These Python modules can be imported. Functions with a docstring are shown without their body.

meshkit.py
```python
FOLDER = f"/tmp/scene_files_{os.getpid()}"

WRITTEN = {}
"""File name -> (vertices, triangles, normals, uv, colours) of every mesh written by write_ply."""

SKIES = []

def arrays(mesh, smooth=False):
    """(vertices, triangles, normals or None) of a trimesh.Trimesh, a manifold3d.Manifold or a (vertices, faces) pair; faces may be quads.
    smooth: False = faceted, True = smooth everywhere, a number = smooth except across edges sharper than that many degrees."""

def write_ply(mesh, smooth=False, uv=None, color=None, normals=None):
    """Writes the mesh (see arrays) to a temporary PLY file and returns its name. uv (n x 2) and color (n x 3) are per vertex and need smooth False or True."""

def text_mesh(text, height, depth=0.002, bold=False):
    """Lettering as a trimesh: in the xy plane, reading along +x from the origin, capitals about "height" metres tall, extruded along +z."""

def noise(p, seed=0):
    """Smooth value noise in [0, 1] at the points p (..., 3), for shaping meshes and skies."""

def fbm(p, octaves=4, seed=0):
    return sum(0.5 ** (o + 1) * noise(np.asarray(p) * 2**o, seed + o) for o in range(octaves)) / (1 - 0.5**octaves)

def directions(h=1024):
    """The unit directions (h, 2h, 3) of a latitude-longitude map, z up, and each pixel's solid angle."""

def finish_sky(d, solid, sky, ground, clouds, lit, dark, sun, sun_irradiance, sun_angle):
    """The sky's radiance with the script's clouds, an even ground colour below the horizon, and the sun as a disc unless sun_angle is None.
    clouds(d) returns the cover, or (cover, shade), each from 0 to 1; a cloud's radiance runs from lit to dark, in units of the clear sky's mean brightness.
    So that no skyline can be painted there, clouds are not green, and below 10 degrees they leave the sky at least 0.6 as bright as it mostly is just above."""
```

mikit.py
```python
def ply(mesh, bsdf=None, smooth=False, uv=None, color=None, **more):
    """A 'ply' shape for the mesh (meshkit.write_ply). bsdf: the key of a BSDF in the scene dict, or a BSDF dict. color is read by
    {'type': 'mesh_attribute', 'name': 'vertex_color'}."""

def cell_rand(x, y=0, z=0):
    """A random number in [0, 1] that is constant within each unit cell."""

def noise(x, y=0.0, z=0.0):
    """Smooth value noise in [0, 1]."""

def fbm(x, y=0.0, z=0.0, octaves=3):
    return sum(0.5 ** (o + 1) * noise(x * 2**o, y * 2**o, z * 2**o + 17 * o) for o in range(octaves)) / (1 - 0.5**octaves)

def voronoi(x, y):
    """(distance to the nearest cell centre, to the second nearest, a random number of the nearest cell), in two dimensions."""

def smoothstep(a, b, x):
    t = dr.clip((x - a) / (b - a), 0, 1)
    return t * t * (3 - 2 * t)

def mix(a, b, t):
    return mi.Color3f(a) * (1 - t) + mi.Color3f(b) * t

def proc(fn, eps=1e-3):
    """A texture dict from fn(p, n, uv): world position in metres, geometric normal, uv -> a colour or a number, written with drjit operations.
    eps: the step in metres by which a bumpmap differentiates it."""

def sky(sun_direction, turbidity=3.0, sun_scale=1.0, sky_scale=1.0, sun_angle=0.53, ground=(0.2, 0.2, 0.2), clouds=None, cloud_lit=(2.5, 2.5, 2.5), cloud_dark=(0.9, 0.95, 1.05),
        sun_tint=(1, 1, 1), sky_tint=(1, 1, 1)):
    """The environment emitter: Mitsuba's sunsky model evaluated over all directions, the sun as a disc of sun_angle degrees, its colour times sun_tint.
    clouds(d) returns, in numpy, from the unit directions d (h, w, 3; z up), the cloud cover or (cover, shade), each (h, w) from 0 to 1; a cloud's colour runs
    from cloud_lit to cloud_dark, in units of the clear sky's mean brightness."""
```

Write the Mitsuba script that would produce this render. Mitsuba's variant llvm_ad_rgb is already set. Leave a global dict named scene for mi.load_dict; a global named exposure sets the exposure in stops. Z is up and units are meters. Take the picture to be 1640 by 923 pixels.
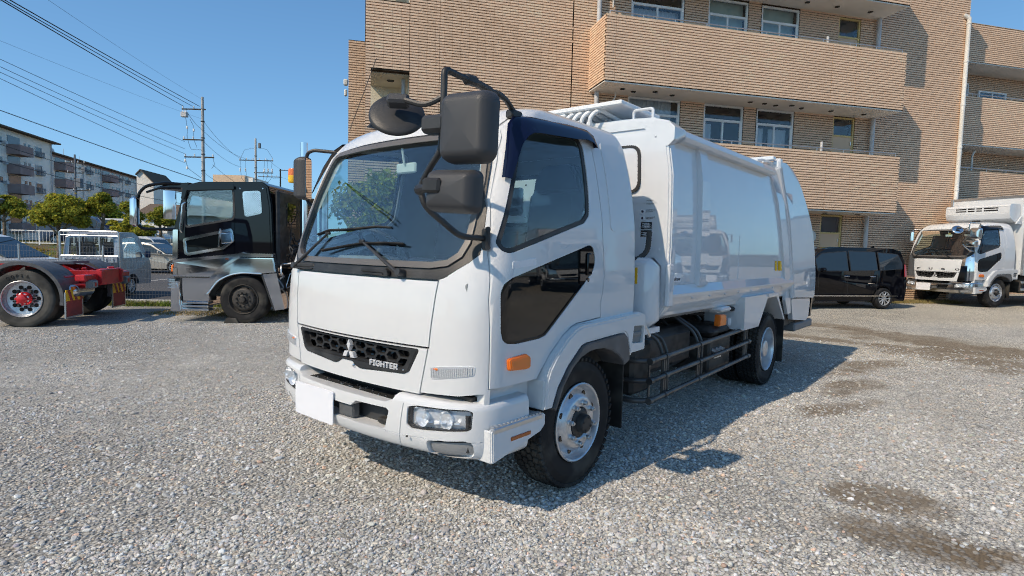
import math, random
import numpy as np, trimesh, drjit as dr, mitsuba as mi, mikit, meshkit
import manifold3d as m3
from shapely.geometry import Polygon, box as sbox
from mikit import proc, fbm, noise, voronoi, cell_rand, smoothstep, mix
T = mi.ScalarTransform4f
random.seed(7); RNG = np.random.default_rng(7)
scene, labels = {}, {}
# ---------------------------------------------------------------- camera, sky, exposure
PITCH, ROLL = math.radians(3.93), math.radians(-1.388)
_f = np.array([0, math.cos(PITCH), -math.sin(PITCH)]); _r = np.array([1., 0, 0]); _d = np.cross(_f, _r)
CAM_DOWN = -math.sin(ROLL)*_r + math.cos(ROLL)*_d
CAM_POS = np.array([0, 0, 1.6])
scene['camera'] = {'type': 'perspective', 'fov': 2*math.degrees(math.atan(820/930)), 'fov_axis': 'x', 'near_clip': 0.05, 'far_clip': 3000.0,
                   'to_world': T().look_at(origin=CAM_POS.tolist(), target=(CAM_POS+_f).tolist(), up=(-CAM_DOWN).tolist())}
SUN = (-.554, -.517, .652)
scene['sky'] = mikit.sky(SUN, turbidity=3.0, sky_scale=1.5, ground=(.25, .25, .24), sun_tint=(.955, .98, 1.05), sky_tint=(.73, .96, 1.06))
exposure = 1.45
# ---------------------------------------------------------------- helpers
def frame(x, y, deg, z=0.0):
    """A local frame, x forward, y left, z up, as a matrix."""
    a = math.radians(deg); c, s = math.cos(a), math.sin(a)
    return np.array([[c, -s, 0, x], [s, c, 0, y], [0, 0, 1, z], [0, 0, 0, 1.]])
def moved(x=0, y=0, z=0, rx=0, ry=0, rz=0, s=1):
    return np.array((T().translate([x, y, z]) @ T().rotate([0, 0, 1], rz) @ T().rotate([0, 1, 0], ry) @ T().rotate([1, 0, 0], rx) @ T().scale(s)).matrix, float)
TAKEN = {}
def numbered(key):
    n = TAKEN.get(key, -1) + 1; TAKEN[key] = n
    return key if n == 0 else f'{key}_{n:03d}'
def thing(name, label, cat, group=None, kind=None):
    key = numbered(name)
    if kind == 'structure': labels[key] = {'label': label, 'kind': kind}
    else:
        labels[key] = {'label': label, 'category': cat}
        if kind: labels[key]['kind'] = kind
    if group: labels[key]['group'] = group
    return key
def shape(mesh, mat, M=None, smooth=False, **kw):
    d = mikit.ply(mesh, 'm_'+mat, smooth, **kw)
    if M is not None: d['to_world'] = T(np.asarray(M))
    return d
def part(parent, name, mesh, mat, M=None, smooth=False, label=None, kind=None, **kw):
    key = numbered(parent + '__' + name)
    if isinstance(mesh, dict):
        d = dict(mesh)
        if M is not None: d['to_world'] = T(np.asarray(M))
        if mat: d['bsdf'] = {'type': 'ref', 'id': 'm_'+mat}
    else: d = shape(mesh, mat, M, smooth, **kw)
    scene[key] = d
    if label or kind:
        labels[key] = {}
        if label: labels[key]['label'] = label
        if kind: labels[key]['kind'] = kind
    return key
def single(name, label, cat, mesh, mat, M=None, smooth=False, group=None, kind=None, **kw):
    key = thing(name, label, cat, group, kind)
    scene[key] = shape(mesh, mat, M, smooth, **kw)
    return key
cat = trimesh.util.concatenate
def tm(V, F):
    F = np.asarray(F)
    if F.shape[1] == 4: F = np.vstack([F[:, [0, 1, 2]], F[:, [0, 2, 3]]])
    return trimesh.Trimesh(np.asarray(V, float), F, process=False)
def bx(c, s, b=0.0, rz=0, rx=0, ry=0):
    """A box of centre c and size s with edges chamfered by b."""
    h = np.asarray(s, float)/2
    if b <= 0: m = trimesh.creation.box(extents=s)
    else:
        b = min(b, h.min()*.98); P = []
        for sx in (-1, 1):
            for sy in (-1, 1):
                for sz in (-1, 1):
                    g = np.array([sx, sy, sz])
                    for k in range(3):
                        q = h - b; q[k] = h[k]; P.append(g*q)
        m = trimesh.convex.convex_hull(np.array(P))
    m.apply_transform(moved(*c, rx=rx, ry=ry, rz=rz))
    return m
def bb(x0, x1, y0, y1, z0, z1, b=0.0):
    return bx(((x0+x1)/2, (y0+y1)/2, (z0+z1)/2), (abs(x1-x0), abs(y1-y0), abs(z1-z0)), b)
def sweep(P, r, n=8, caps=True):
    P = np.asarray(P, float); k = len(P); r = np.broadcast_to(r, (k,))
    t = np.gradient(P, axis=0); t /= np.linalg.norm(t, axis=1, keepdims=True)+1e-12
    a = np.cross(t[0], [0, 0, 1.] if abs(t[0][2]) < .9 else [1., 0, 0]); a /= np.linalg.norm(a)
    ang = np.arange(n)*2*np.pi/n; V = []
    for i in range(k):
        a = a - t[i]*(a@t[i]); a /= np.linalg.norm(a); b = np.cross(t[i], a)
        V.append(P[i] + r[i]*(np.cos(ang)[:, None]*a + np.sin(ang)[:, None]*b))
    V = np.vstack(V); F = []
    for i in range(k-1):
        for j in range(n):
            p, q = i*n+j, i*n+(j+1) % n
            F += [(p, q, q+n), (p, q+n, p+n)]
    if caps:
        V = np.vstack([V, P[0], P[-1]])
        for j in range(n):
            F += [((j+1) % n, j, k*n), ((k-1)*n+j, (k-1)*n+(j+1) % n, k*n+1)]
    return tm(V, F)
def fillet(P, r, n=5):
    P = [np.asarray(p, float) for p in P]; out = [P[0]]
    for a, b, c in zip(P, P[1:], P[2:]):
        u, w = a-b, c-b; lu, lw = np.linalg.norm(u), np.linalg.norm(w); d = min(r, lu*.45, lw*.45)
        p, q = b+u/lu*d, b+w/lw*d
        for t in np.linspace(0, 1, n): out.append((1-t)**2*p+2*t*(1-t)*b+t*t*q)
    return np.array(out+[P[-1]])
def tube(P, r, n=8, f=.05): return sweep(fillet(P, f) if f and len(P) > 2 else P, r, n)
def cyl(p0, p1, r, n=16, r2=None):
    return sweep([p0, p1], [r, r if r2 is None else r2], n)
def lathe(prof, n=32, axis='z', c=(0, 0, 0), close=False):
    """prof: (radius, height) pairs, turned about an axis; height runs along that axis."""
    A = np.arange(n)*2*np.pi/n; prof = np.asarray(prof, float); k = len(prof)
    V = np.array([[r*math.cos(a), r*math.sin(a), h] for r, h in prof for a in A]); F = []
    for i in range(k-1 if not close else k):
        i2 = (i+1) % k
        for j in range(n):
            a, b = i*n+j, i*n+(j+1) % n; c2, d = i2*n+j, i2*n+(j+1) % n
            F += [(a, b, d), (a, d, c2)]
    m = tm(V, F)
    if axis == 'y': m.vertices = m.vertices[:, [0, 2, 1]]*[1, 1, 1]; m.invert()
    if axis == 'x': m.vertices = m.vertices[:, [2, 0, 1]]
    m.apply_translation(c)
    return m
def dome(c, r, n=12, sz=1.0):
    m = trimesh.creation.uv_sphere(1.0, count=[n, 2*n]); m.vertices = m.vertices*np.array([r, r, r*sz])+np.array(c); return m
def rp(pts, r=0.0, res=4):
    """A polygon with its corners rounded by r."""
    p = pts if isinstance(pts, Polygon) else Polygon(pts)
    if r > 0: p = p.buffer(-r, resolution=res).buffer(2*r, resolution=res).buffer(-r, resolution=res)
    return p
def prism(poly, lo, hi, plane='xz', r=0.0, bevel=0.0):
    """A polygon of the plane xz, yz or xy extruded along the third axis from lo to hi; bevel chamfers the face at hi (or at lo if negative)."""
    p = rp(poly, r); polys = list(getattr(p, 'geoms', [p])); out = []
    for g in polys:
        if bevel:
            cs = m3.CrossSection([np.array(g.exterior.coords)[:-1]] + [np.array(h.coords)[:-1] for h in g.interiors], m3.FillRule.EvenOdd)
            b = abs(bevel); L = [m3.Manifold.extrude(cs, hi-lo-b)]
            k = 2
            for i in range(1, k+1):
                a = i/k*math.pi/2; ins = b*(1-math.cos(a)); top = (hi-lo-b)+b*math.sin(a)
                L.append(m3.Manifold.extrude(cs.offset(-max(ins, 1e-4), m3.JoinType.Miter), top))
            m = man2tm(m3.Manifold.batch_boolean(L, m3.OpType.Add))
            if bevel < 0: m.vertices[:, 2] = (hi-lo)-m.vertices[:, 2]; m.invert()
        else: m = trimesh.creation.extrude_polygon(g, hi-lo, engine='earcut')
        m.vertices[:, 2] += lo; out.append(m)
    m = cat(out) if len(out) > 1 else out[0]
    v = m.vertices
    if plane == 'xz': m = tm(np.stack([v[:, 0], v[:, 2], v[:, 1]], 1), m.faces[:, ::-1])
    elif plane == 'yz': m = tm(np.stack([v[:, 2], v[:, 0], v[:, 1]], 1), m.faces)
    else: m = tm(v, m.faces)
    return m
def tm2man(m):
    m = trimesh.Trimesh(m.vertices, m.faces, process=True)
    return m3.Manifold(m3.Mesh(np.asarray(m.vertices, np.float32), np.asarray(m.faces, np.uint32)))
def man2tm(m):
    q = m.simplify(1.5e-4).to_mesh(); return tm(np.array(q.vert_properties)[:, :3], np.array(q.tri_verts))
def cut(a, *bs):
    a = a if isinstance(a, m3.Manifold) else tm2man(a)
    for b in bs: a = a - (b if isinstance(b, m3.Manifold) else tm2man(b))
    return a
def fine(m, e):
    q = tm2man(m).refine_to_length(e)
    return man2tm(q) if q.num_tri() else m
def bulge(m, zc, h, a):
    q = fine(m, .07); v = q.vertices; v[:, 1] += np.sign(v[:, 1])*(np.abs(v[:, 1]) > 1.195)*a*(1-np.clip(np.abs(v[:, 2]-zc)/h, 0, 1)**2); return q
def both(a, b):
    a = a if isinstance(a, m3.Manifold) else tm2man(a); return a ^ (b if isinstance(b, m3.Manifold) else tm2man(b))
def pick(mesh, fn):
    """The open sheet made of the faces for which fn(centres, normals) is true."""
    c = mesh.triangles_center; return tm(mesh.vertices, mesh.faces[fn(c, mesh.face_normals)])
def flip(m):
    """Mirror image across y = 0."""
    v = m.vertices.copy(); v[:, 1] *= -1; return tm(v, m.faces[:, ::-1])
def xf(m, M): q = tm(m.vertices.copy(), m.faces.copy()); q.apply_transform(M); return q
def text_on(text, height, M, depth=.004, bold=True, width=None):
    m = meshkit.text_mesh(text, height, depth, bold)
    if width: m.vertices[:, 0] *= width/np.ptp(m.vertices[:, 0])
    m.apply_transform(M); return m
YZ_FRONT = np.array([[0, 0, 1, 0], [1, 0, 0, 0], [0, 1, 0, 0], [0, 0, 0, 1.]])      # text read from the front of a vehicle (+x)
XZ_LEFT = np.array([[-1, 0, 0, 0], [0, 0, 1, 0], [0, 1, 0, 0], [0, 0, 0, 1.]])       # text read from the left of a vehicle (+y)
# ---------------------------------------------------------------- materials
def mat(name, d): scene['m_'+name] = d; return name
def rgb(*c): return {'type': 'rgb', 'value': list(c) if len(c) == 3 else [c[0]]*3}
def pr(name, color, rough=.5, metallic=0.0, coat=0.0, spec=.5, gloss=.95, **kw):
    c = color if isinstance(color, dict) else rgb(*color)
    d = {'type': 'principled', 'base_color': c, 'roughness': rough, 'metallic': metallic, 'specular': spec, **kw}
    if coat: d['clearcoat'] = coat; d['clearcoat_gloss'] = gloss
    return mat(name, {'type': 'twosided', 'b': d})
def lacquer(name, color, ior=1.5):
    return mat(name, {'type': 'twosided', 'b': {'type': 'plastic', 'int_ior': ior, 'nonlinear': False, 'diffuse_reflectance': color if isinstance(color, dict) else rgb(*color)}})
def spotty(a, b, s, sharp=(.35, .65), oct=3):
    def f(p, n, uv): return mix(a, b, smoothstep(sharp[0], sharp[1], fbm(p.x*s+3.1, p.y*s, p.z*s, octaves=oct)))
    return proc(f)
def dusty_white(base, dust, low=0.0, high=0.0):
    def f(p, n, uv):
        k = fbm(p.x*5, p.y*5, p.z*3, octaves=4)*.10 + fbm(p.x*30, p.y*30, p.z*4)*.05
        return mix(base, dust, dr.clip(k, 0, 1))
    return proc(f)
lacquer('white_paint', dusty_white((.655, .67, .685), (.44, .435, .42)), 1.5)
lacquer('white_body', dusty_white((.66, .685, .715), (.44, .44, .43)), 1.75)
pr('white_plastic', (.74, .75, .75), .45)
pr('plate_white', (.74, .75, .79), .5)
lacquer('black_paint', (.0035, .004, .007), 1.45)
lacquer('navy_visor', (.004, .007, .028), 1.45)
pr('black_plastic', spotty((.018, .018, .019), (.035, .035, .036), 9), .5)
def _grain(p, n, uv): return noise(p.x*420, p.y*420, p.z*420)*.0007 + fbm(p.x*150, p.y*150, p.z*150)*.0005
mat('mirror_shell', {'type': 'twosided', 'b': {'type': 'bumpmap', 'arbitrary': proc(_grain, 5e-4), 'scale': 1.0,
    'b': {'type': 'principled', 'base_color': rgb(.042, .043, .047), 'roughness': .5, 'specular': .5}}})
lacquer('black_gloss', (.004, .004, .005), 1.45)
pr('dark_metal', spotty((.018, .018, .018), (.05, .045, .04), 6), .55, spec=.4)
pr('guard_pipe', spotty((.03, .03, .032), (.07, .068, .066), 5), .38, spec=.6)
pr('grey_lip', spotty((.075, .076, .08), (.10, .10, .105), 8), .5)
pr('grey_plastic', (.16, .165, .17), .5)
def _rub(p, n, uv): return mix((.016, .016, .017), (.06, .057, .05), smoothstep(.45, .8, fbm(p.x*6, p.y*6, p.z*6, octaves=4)))
pr('rubber', proc(_rub), .75, spec=.25)
pr('rubber_old', spotty((.045, .044, .042), (.10, .095, .085), 4), .85, spec=.2)
pr('silver_rim', spotty((.55, .57, .60), (.68, .70, .72), 12), .33, metallic=.75)
pr('chrome', (.82, .83, .85), .06, metallic=1.0)
pr('chrome_dull', spotty((.55, .55, .55), (.75, .75, .76), 6), .18, metallic=1.0)
pr('aluminium', (.60, .61, .62), .35, metallic=.9)
pr('amber', (.75, .17, .015), .15, spec=.7, coat=.6)
pr('amber_dark', (.40, .10, .02), .25, coat=.4)
pr('red_lens', (.45, .02, .02), .2, coat=.6)
pr('red_paint', spotty((.52, .015, .022), (.34, .014, .018), 4), .35, coat=.4)
pr('flap_red', spotty((.30, .045, .04), (.22, .04, .035), 5), .7)
pr('flap_yellow', (.75, .42, .02), .6)
pr('seat_cloth', (.016, .024, .05), .8)
pr('cab_grey', (.22, .235, .24), .7)
pr('rim_rubber', (.115, .105, .098), .38)
pr('cab_light', (.70, .74, .70), .7)
pr('label_black', (.02, .02, .02), .4)
pr('label_yellow', (.80, .47, .02), .45)
pr('label_white', (.72, .72, .74), .45)
pr('ink', (.03, .03, .05), .5)
lacquer('lens_grey', (.26, .27, .28), 1.5)
pr('smoke_cover', (.10, .105, .11), .35)
pr('kei_paint', (.30, .33, .38), .3, metallic=.4)
pr('reflector', (.84, .86, .88), .22, metallic=.55)
pr('badge', (.80, .81, .83), .3, metallic=.35)
pr('lamp_ribs', (.50, .51, .52), .3)
mat('glass', {'type': 'thindielectric', 'int_ior': 1.8, 'specular_transmittance': rgb(.76, .88, .89)})
mat('glass_side', {'type': 'thindielectric', 'int_ior': 1.5, 'specular_transmittance': rgb(.72, .86, .86)})
mat('lens_clear', {'type': 'thindielectric', 'int_ior': 1.5, 'specular_transmittance': rgb(.95, .96, .97)})
mat('film', {'type': 'thindielectric', 'int_ior': 1.45, 'specular_transmittance': rgb(.9, .92, .95)})
lacquer('dark_glass', (.004, .006, .008), 1.6)
lacquer('van_glass', (.020, .032, .045), 1.6)
pr('mirror_glass', (.88, .89, .90), .02, metallic=1.0)
# ================================================================ the setting: ground, lot, road, terrace
def terrain_z(x, y):
    """Height of the gravel lot."""
    p = np.stack([np.asarray(x, float), np.asarray(y, float), 0*np.asarray(x, float)], -1)
    return .022*(meshkit.fbm(p*.55, 3, 3)-.5) + .010*(meshkit.fbm(p*2.3, 2, 5)-.5)
def _dirtf(x, y, F, S):
    """Where bare brown soil lies between the stones (0 to 1)."""
    def spot(cx, cy, a, b, ang):
        c, s = math.cos(ang), math.sin(ang)
        u = ((x-cx)*c+(y-cy)*s)/a; v = (-(x-cx)*s+(y-cy)*c)/b
        return u*u+v*v
    n = F(x, y)
    k = 0
    m = F(x*3.1+5, y*3.1)
    for q in ((7.9, 11.4, 1.5, .8, -.9), (7.3, 9.6, 1.2, .75, -1.05), (8.3, 10.2, .9, .7, -.6), (7.2, 13.4, 1.2, .45, -.9), (2.55, 3.75, .34, .26, -.5), (2.25, 3.28, .34, .2, -.4), (2.5, 3.02, .3, .12, .1), (5.2, 8.4, .9, .28, .6), (-.62, 2.35, .14, .07, .5), (3.4, 6.0, .7, .2, .5), (4.2, 7.0, .9, .25, .6), (2.9, 2.75, .4, .3, .2), (8.2, 7.6, 1.4, .3, -.5), (5.5, 11.5, 1.6, .3, -.7)):
        k = k + .9*S(1.75, .15, spot(*q) + 2.3*(n-.5) + 1.5*(m-.5))
    return k
def _np_sm(a, b, x):
    t = np.clip((x-a)/(b-a), 0, 1); return t*t*(3-2*t)
def dirt_np(x, y): return np.clip(_dirtf(x, y, lambda a, b: meshkit.fbm(np.stack([a*2.2, b*2.2, 0*a], -1), 3, 9), _np_sm), 0, 1)
def _gravel_col(p, n, uv):
    d1, e1, r1 = voronoi(p.x*34, p.y*34); d2, e2, r2 = voronoi(p.x*17+9, p.y*17)
    r = r1*.6+r2*.4
    base = mix((.31, .305, .285), (.63, .62, .58), r)
    base = mix(base, mi.Color3f(.55, .48, .39), smoothstep(.86, .95, r2)*.6)
    base = base*(1-.62*smoothstep(.55, 1.0, d1/dr.maximum(e1, 1e-3)))
    big = fbm(p.x*.35, p.y*.35, octaves=3)
    base = base*(.74+.52*big)*(.86+.28*fbm(p.x*1.7, p.y*1.7, octaves=3))
    base = mix(base, base*mi.Color3f(1.02, .98, .90), smoothstep(.45, .7, fbm(p.x*.16+7, p.y*.16, octaves=2)))
    soil = mix((.145, .115, .082), (.22, .18, .135), fbm(p.x*6, p.y*6, octaves=3))
    dm = dr.clip(_dirtf(p.x, p.y, lambda a, b: fbm(a*2.2, b*2.2, octaves=3), smoothstep), 0, 1)
    dm = dm*(.55+.45*smoothstep(.3, .6, r1))
    return mix(base, soil, dm)
def _gravel_bump(p, n, uv):
    d1, e1, r1 = voronoi(p.x*34, p.y*34); d2, e2, r2 = voronoi(p.x*17+9, p.y*17)
    return (1-smoothstep(.1, .75, d1))*.012*(.4+r1) + (1-smoothstep(.1, .8, d2))*.012*r2
mat('gravel', {'type': 'twosided', 'b': {'type': 'bumpmap', 'arbitrary': proc(_gravel_bump, 4e-3), 'scale': 1.0, 'b': {'type': 'diffuse', 'reflectance': proc(_gravel_col)}}})
def _asph(p, n, uv): return mix((.055, .057, .060), (.10, .10, .105), fbm(p.x*.8, p.y*.8, octaves=3)*.7+noise(p.x*60, p.y*60)*.3)
pr('asphalt', proc(_asph), .85, spec=.25)
def _far(p, n, uv): return mix((.10, .11, .075), (.19, .175, .14), fbm(p.x*.06, p.y*.06, octaves=4))
mat('far_ground', {'type': 'twosided', 'b': {'type': 'diffuse', 'reflectance': proc(_far)}})
def _earth(p, n, uv):
    k = fbm(p.x*3, p.y*3, p.z*3, octaves=4)
    return mix((.15, .115, .07), (.10, .12, .045), smoothstep(.42, .6, k))*(.7+.6*noise(p.x*25, p.y*25, p.z*25))
mat('earth', {'type': 'twosided', 'b': {'type': 'diffuse', 'reflectance': proc(_earth)}})
mat('line_white', {'type': 'twosided', 'b': {'type': 'diffuse', 'reflectance': spotty((.62, .62, .60), (.40, .40, .40), 4)}})
pr('concrete', spotty((.36, .35, .33), (.46, .45, .43), 2.5), .8, spec=.3)
def sheet(x0, x1, y0, y1, z): return tm([[x0, y0, z], [x1, y0, z], [x1, y1, z], [x0, y1, z]], [[0, 1, 2, 3]])
k = thing('ground', 'open ground reaching to the horizon', '', kind='structure'); scene[k] = shape(sheet(-1500, 1500, -1500, 1500, -.06), 'far_ground')
def warp(a, b, n, c, w):
    """Grid lines from a to b, dense about c."""
    t = np.linspace(math.asinh((a-c)/w), math.asinh((b-c)/w), n); return c+w*np.sinh(t)
gx, gy = np.meshgrid(warp(-45, 60, 330, 0, 4), warp(-40, 60, 330, 3, 4))
gz = terrain_z(gx, gy)
n1, n2 = gx.shape; ii = np.arange(n1*n2).reshape(n1, n2)
Q = np.stack([ii[:-1, :-1], ii[:-1, 1:], ii[1:, 1:], ii[1:, :-1]], -1).reshape(-1, 4)
V = np.stack([gx, gy, gz], -1).reshape(-1, 3)
FENCE_Y = lambda x: 14.25 + .035*(x+8)
cen = V[Q].mean(1); keep = ~((cen[:, 1] > FENCE_Y(cen[:, 0])+.15) & (cen[:, 0] < -2.6))
k = thing('gravel_lot', 'grey gravel yard with brown bare patches', '', kind='structure'); scene[k] = shape(tm(V, Q[keep]), 'gravel', smooth=True)
# loose stones, as real pebbles near the camera
ico = trimesh.creation.icosphere(subdivisions=1); ico0 = trimesh.creation.icosahedron()
def pebbles(ox, oy, size, base, rng):
    n = len(ox); var = rng.integers(0, 6, n)
    forms = []
    for q in range(6):
        v = base.vertices.copy(); v = v*(1+.55*(meshkit.noise(v*1.3+q*7.7, q)[:, None]-.5)+.0); v = np.sign(v)*np.abs(v)**.85
        forms.append(v/np.abs(v).max())
    forms = np.array(forms); v = forms[var]
    sc = np.stack([size*rng.uniform(.8, 1.35, n), size*rng.uniform(.6, 1.0, n), size*rng.uniform(.38, .7, n)], -1)
    v = v*sc[:, None, :]
    a = rng.uniform(0, 2*np.pi, n); t = rng.normal(0, .28, n); u = rng.normal(0, .28, n)
    ca, sa, ct, st, cu, su = np.cos(a), np.sin(a), np.cos(t), np.sin(t), np.cos(u), np.sin(u)
    x, y, z = v[..., 0], v[..., 1], v[..., 2]
    y, z = y*ct[:, None]-z*st[:, None], y*st[:, None]+z*ct[:, None]
    x, z = x*cu[:, None]-z*su[:, None], x*su[:, None]+z*cu[:, None]
    x, y = x*ca[:, None]-y*sa[:, None], x*sa[:, None]+y*ca[:, None]
    z0 = terrain_z(ox, oy)+size*rng.uniform(.0, .35, n)
    P = np.stack([x+ox[:, None], y+oy[:, None], z+z0[:, None]], -1)
    tone = np.clip(rng.normal(.50, .10, n)*(.80+.4*meshkit.fbm(np.stack([ox*.9, oy*.9, 0*ox], -1), 3, 21)), .18, .78)[:, None]
    hue = np.array([1., .985, .94])+rng.normal(0, .02, (n, 3))
    kind = rng.uniform(0, 1, n)[:, None]
    hue = np.where(kind < .14, np.array([1.06, .98, .85]), hue); hue = np.where((kind > .14) & (kind < .17), np.array([1.25, .92, .74]), hue); hue = np.where(kind > .8, np.array([.94, .99, 1.03]), hue)
    col = np.clip(tone*hue*np.where(kind > .97, 1.7, 1), 0, .75)
    m = len(base.vertices); F = (base.faces[None]+(np.arange(n)*m)[:, None, None]).reshape(-1, 3)
    return P.reshape(-1, 3), F, np.repeat(col, m, 0)
rg = np.random.default_rng(11); PV, PF, PC, off = [], [], [], 0
for (n, r0, r1, s0, s1, base) in ((26000, 1.9, 3.6, .006, .0135, ico0), (33000, 3.4, 7.0, .007, .0155, ico0), (24000, 6.5, 13, .009, .018, ico0), (1500, 1.9, 6, .013, .024, ico), (500, 4, 12, .016, .028, ico)):
    az = np.radians(rg.uniform(-47, 47, n)); r = np.sqrt(rg.uniform(r0*r0, r1*r1, n)); ox, oy = r*np.sin(az), r*np.cos(az)
    s = s0+(s1-s0)*rg.uniform(0, 1, n)**2.2
    ok = (rg.uniform(0, 1, n) > .72*dirt_np(ox, oy)+.45*_np_sm(.50, .70, meshkit.fbm(np.stack([ox*.6+3, oy*.6, 0*ox], -1), 3, 33))) & ~((oy > FENCE_Y(ox)-.5) & (ox < -2)); ox, oy, s = ox[ok], oy[ok], s[ok]
    a, b, c = pebbles(ox, oy, s, base, rg); PV.append(a); PF.append(b+off); PC.append(c); off += len(a)
mat('pebble', {'type': 'twosided', 'b': {'type': 'diffuse', 'reflectance': {'type': 'mesh_attribute', 'name': 'vertex_color'}}})
single('gravel', 'loose grey and tan crushed stones strewn over the yard', 'gravel', tm(np.vstack(PV), np.vstack(PF)), 'pebble', kind='stuff', color=np.vstack(PC))
# road and car park beyond the fence, kerb, painted lines, raised terrace
rd = tm([[-90, FENCE_Y(-90)+.15, .004], [-2.6, FENCE_Y(-2.6)+.15, .004], [-2.6, 31, .004], [-90, 31, .004]], [[0, 1, 2, 3]])
k = thing('road', 'dark asphalt road and car park beyond the mesh fence', '', kind='structure'); scene[k] = shape(rd, 'asphalt')
k = thing('kerb', 'low concrete kerb along the foot of the mesh fence', '', kind='structure'); kc = frame(-12, FENCE_Y(-12)+.12, 2.0); scene[k] = shape(bx((0, 0, .03), (22, .14, .16), .015), 'concrete', kc)
for i, x in enumerate((-8.2, -11.0, -13.8, -16.6, -19.4)):
    single('painted_line', ('first', 'second', 'third', 'fourth', 'fifth')[i]+' white bay line on the asphalt beyond the fence, counted from the right', 'painted line', sheet(-.06, .06, 0, 4.6, .009), 'line_white', frame(x, 20.5, 4), group='bay lines painted on the asphalt')
tv = []
for x in np.linspace(-120, -6, 60):
    for yy, zz in ((31, -.02), (31.6, .35), (32.6, .9), (33.4, 1.1), (160, 1.12)): tv.append([x, yy, zz+.12*(meshkit.noise(np.array([x*.7, yy, 3.]))-.5)*(0 < zz < 1.1)])
tf = [[i*5+j, (i+1)*5+j, (i+1)*5+j+1, i*5+j+1] for i in range(59) for j in range(4)]
k = thing('terrace', 'raised grassy earth bank and terrace behind the car park', '', kind='structure'); scene[k] = shape(tm(tv, tf), 'earth', smooth=True)
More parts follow.
